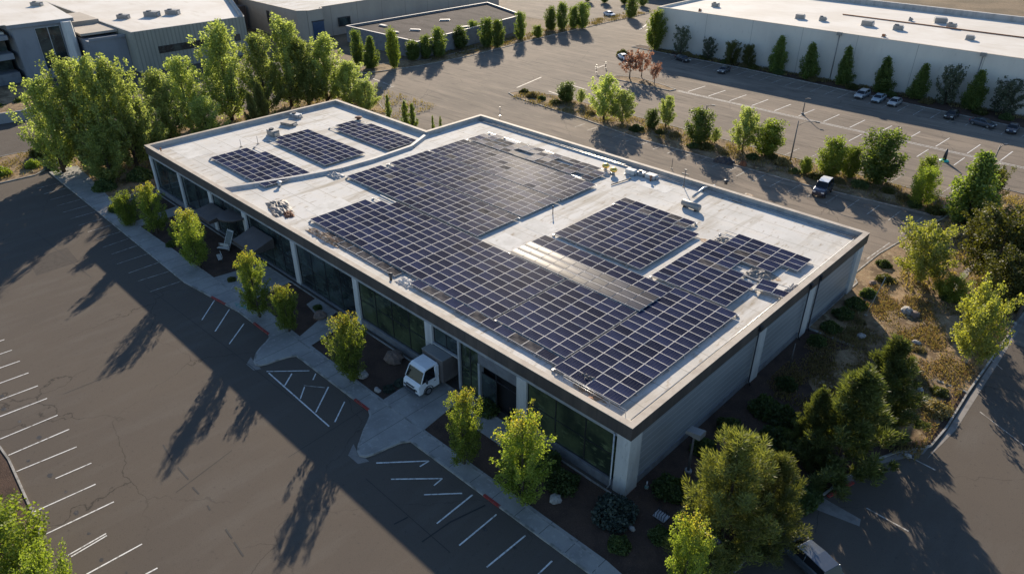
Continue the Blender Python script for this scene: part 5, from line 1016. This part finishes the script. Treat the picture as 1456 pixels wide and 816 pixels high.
# ---------------------------------------------------------------- poles, posts and small furniture
def lamp(label, u, v, h, arm, arm2=None, head=True, r=.1, rz=0, leanv=0):
    x, y = P(u, v); t = thing('light_pole', label, 'light pole', (x, y, 0), 'light poles', rz)
    b = MB(); b.tube([(0, 0, 0), (leanv*.5, 0, h*.5), (leanv, 0, h)], [r*1.25, r, r*.7], 8); b.obj('shaft', polem, t)
    b = MB(); b.tube([(0, 0, 0), (0, 0, .35)], .28, 10); b.obj('base', kerbm, t)
    if arm:
        b = MB(); b.tube([(leanv, 0, h*.88), (leanv+arm*.4, 0, h*.99), (leanv+arm, 0, h*1.02)], .05, 6); b.obj('arm', polem, t)
        b = MB(); b.box(leanv+arm-.1, leanv+arm+.55, -.16, .16, h*1.0, h*1.0+.14); b.obj('lamp_head', darkm, t)
    return t
lamp('leaning light pole with a long arm, above the dark van', 1123, 232, 7.0, 2.6, rz=R(20))
lamp('light pole with twin hoops in the right part of the rear lot', 1398, 268, 6.6, .8, rz=R(60), leanv=.3)
lamp('short lamp post with a square panel in the mid rear lot', 1141, 163, 3.1, .4)
lamp('light pole rising behind the bright island tree', 1000, 187, 4.8, .9, rz=R(20))
lamp('heavy light pole on a concrete footing at the right edge', 1440, 460, 9.5, 1.5, r=.16, leanv=1.0)
lamp('white arm lamp post hidden behind the bottom young tree', 978, 838, 6.0, 1.0, rz=R(-10))
t = lamp('low lamp post with a wide hooded box by the side wall', 978, 672, 4.2, 0); b = MB(); b.add([(-.6, -.45, 4.1), (.7, -.45, 4.1), (.7, .45, 4.1), (-.6, .45, 4.1), (-.5, -.4, 4.35), (.7, -.4, 4.6), (.7, .4, 4.6), (-.5, .4, 4.35)], [[3, 2, 1, 0], [4, 5, 6, 7], [0, 1, 5, 4], [1, 2, 6, 5], [2, 3, 7, 6], [3, 0, 4, 7]]); b.obj('hood', hvacm, t)
post('side_post', 'thin dark post beside the side wall, mid way', 1122, 525, .08, 3.0, None, 'post', .07)
t = post('stake', 'leaning pale stake near the far side corner', 1231, 448, .08, 4.8, None, 'stake', .05, barkw); t.rotation_euler = (R(-6), R(8), 0)
post('wall_post', 'dark slim post behind the rear parapet in the lot', 955, 240, .0, 1.8, None, 'post', .05)
post('sign_post', 'small post with a crosspiece in the sunlit lot left of the autumn trees', 848, 103, 0, 1.5, .5, 'sign post', .05, darkm)
post('sign_post', 'small dark post in the sunlit lot, between island and bush', 861, 97, 0, 1.2, .3, 'sign post', .08, darkm)
post('sign_post', 'thin post above the rear parapet at left of the glints', 711, 165, 0, 1.8, None, 'sign post', .05, galv)
# marker with teal foot in the rear lot
x, y = P(1342, 229); t = thing('traffic_marker', 'black marker post with a round teal foot in the rear lot', 'marker post', (x, y, 0)); b = MB(); b.tube([(0, 0, 0), (0, 0, .12), (0, 0, .25)], [.75, .7, .3], 18); b.obj('foot', mat('teal_plastic', (0.02, 0.5, 0.38), .4), t); b = MB(); b.tube([(0, 0, .25), (0, 0, 1.2), (0, 0, 2.0)], [.3, .25, .12], 10); b.obj('post', darkm, t)
# round white disc next to the van
x, y = P(1169, 276); t = thing('round_table', 'white oval disc lying on the ground beside the van', 'disc', (x, y, 0)); b = MB(); b.tube([(0, 0, .5), (0, 0, .6)], .8, 20); b.obj('top', car_white, t); b = MB(); b.tube([(0, 0, 0), (0, 0, .5)], .1); b.obj('stem', darkm, t)
# benches / furniture by the entrance
def bench(label, u, v, rz):
    x, y = P(u, v); t = thing('bench', label, 'bench', (x, y, .1), 'white benches by the entrance', rz)
    b = MB()
    for k in range(4): b.box(-.8, .8, -.22+.12*k, -.13+.12*k, .42, .46)
    b.obj('seat', colm, t); b = MB()
    for k in range(3): b.box(-.8, .8, .26, .3, .55+.13*k, .64+.13*k)
    b.obj('backrest', colm, t)
    for s_ in (-.7, .7): b = MB(); b.box(s_-.03, s_+.03, -.22, -.16, 0, .42); b.box(s_-.03, s_+.03, .2, .28, 0, .9); b.obj('leg', darkm, t)
bench('white bench nearer the wall by the entrance', 319, 358, .5); bench('white bench nearer the sidewalk by the entrance', 313, 371, -.3)
x, y = P(330, 352); t = thing('leaning_panel', 'framed glass panel leaning below the round canopy', 'panel', (x, y, .12), None, .2); b = MB(); b.add([(-.6, -.9, 0), (.6, -.9, 0), (.6, .3, 2.2), (-.6, .3, 2.2), (-.6, -.84, -.0), (.6, -.84, 0), (.6, .36, 2.2), (-.6, .36, 2.2)], [[3, 2, 1, 0], [4, 5, 6, 7], [0, 1, 5, 4], [1, 2, 6, 5], [2, 3, 7, 6], [3, 0, 4, 7]]); b.obj('frame', framem, t); b = MB(); b.add([(-.5, -.83, .1), (.5, -.83, .1), (.5, .17, 2.05), (-.5, .17, 2.05)], [[0, 1, 2, 3]]); b.obj('pane', glass, t)
# bollard lamps / hydrant like fittings near corner
x, y = P(919, 695); t = thing('standpipe', 'small teal-topped standpipe at the side wall base', 'standpipe', (x, y, .1)); b = MB(); b.tube([(0, 0, 0), (0, 0, .7)], .06); b.obj('pipe', galv, t); b = MB(); b.tube([(0, 0, 0), (0, 0, .2)], .16); b.obj('collar', tealp, t)
x, y = P(940, 735); t = thing('wire_bin', 'dark ribbed drain cage in the bed left of the pine', 'cage', (x, y, .1)); b = MB()
for k in range(5): b.tube([(-.4+.2*k, -.35, 0), (-.4+.2*k, -.3, .45), (-.4+.2*k, .3, .45), (-.4+.2*k, .35, 0)], .03, 5)
b.obj('bars', darkm, t); b = MB(); b.box(-.5, .5, -.4, .4, 0, .06); b.obj('base', galv, t)
# retaining wall at left road
t = thing('retaining_wall', 'curved grey retaining wall by the road at the left edge', 'wall'); b = MB()
pts = [(-141, -30), (-139, -12), (-137, -3), (-139.5, 1), (-146, 3)]
for a, c in zip(pts, pts[1:]):
    d = (Vector(c)-Vector(a)).normalized(); nn = Vector((-d.y, d.x))*.2; b.prism([(a[0]+nn.x, a[1]+nn.y), (c[0]+nn.x, c[1]+nn.y), (c[0]-nn.x, c[1]-nn.y), (a[0]-nn.x, a[1]-nn.y)], 0, 1.9)
b.obj('wall', greyw, t)
bed([(-166, -40), (-142, -30), (-140, -12), (-138.2, -3), (-140.5, .6), (-147, 2.6), (-160, 4)], 1.2, drybed, 'upper_bed', False)
G = 'shrubs at the left verge'
for i, (x, y) in enumerate(((-146, -5), (-149, -12), (-147, -1), (-152, -20))): shrub('green', 0, 0, 2.0, ['dark hedge shrub above the retaining wall, middle', 'dark hedge shrub behind the retaining wall, second', 'dark hedge shrub at the right end of the retaining wall', 'dark hedge shrub at the picture edge above the retaining wall'][i], G, .8, (x, y))
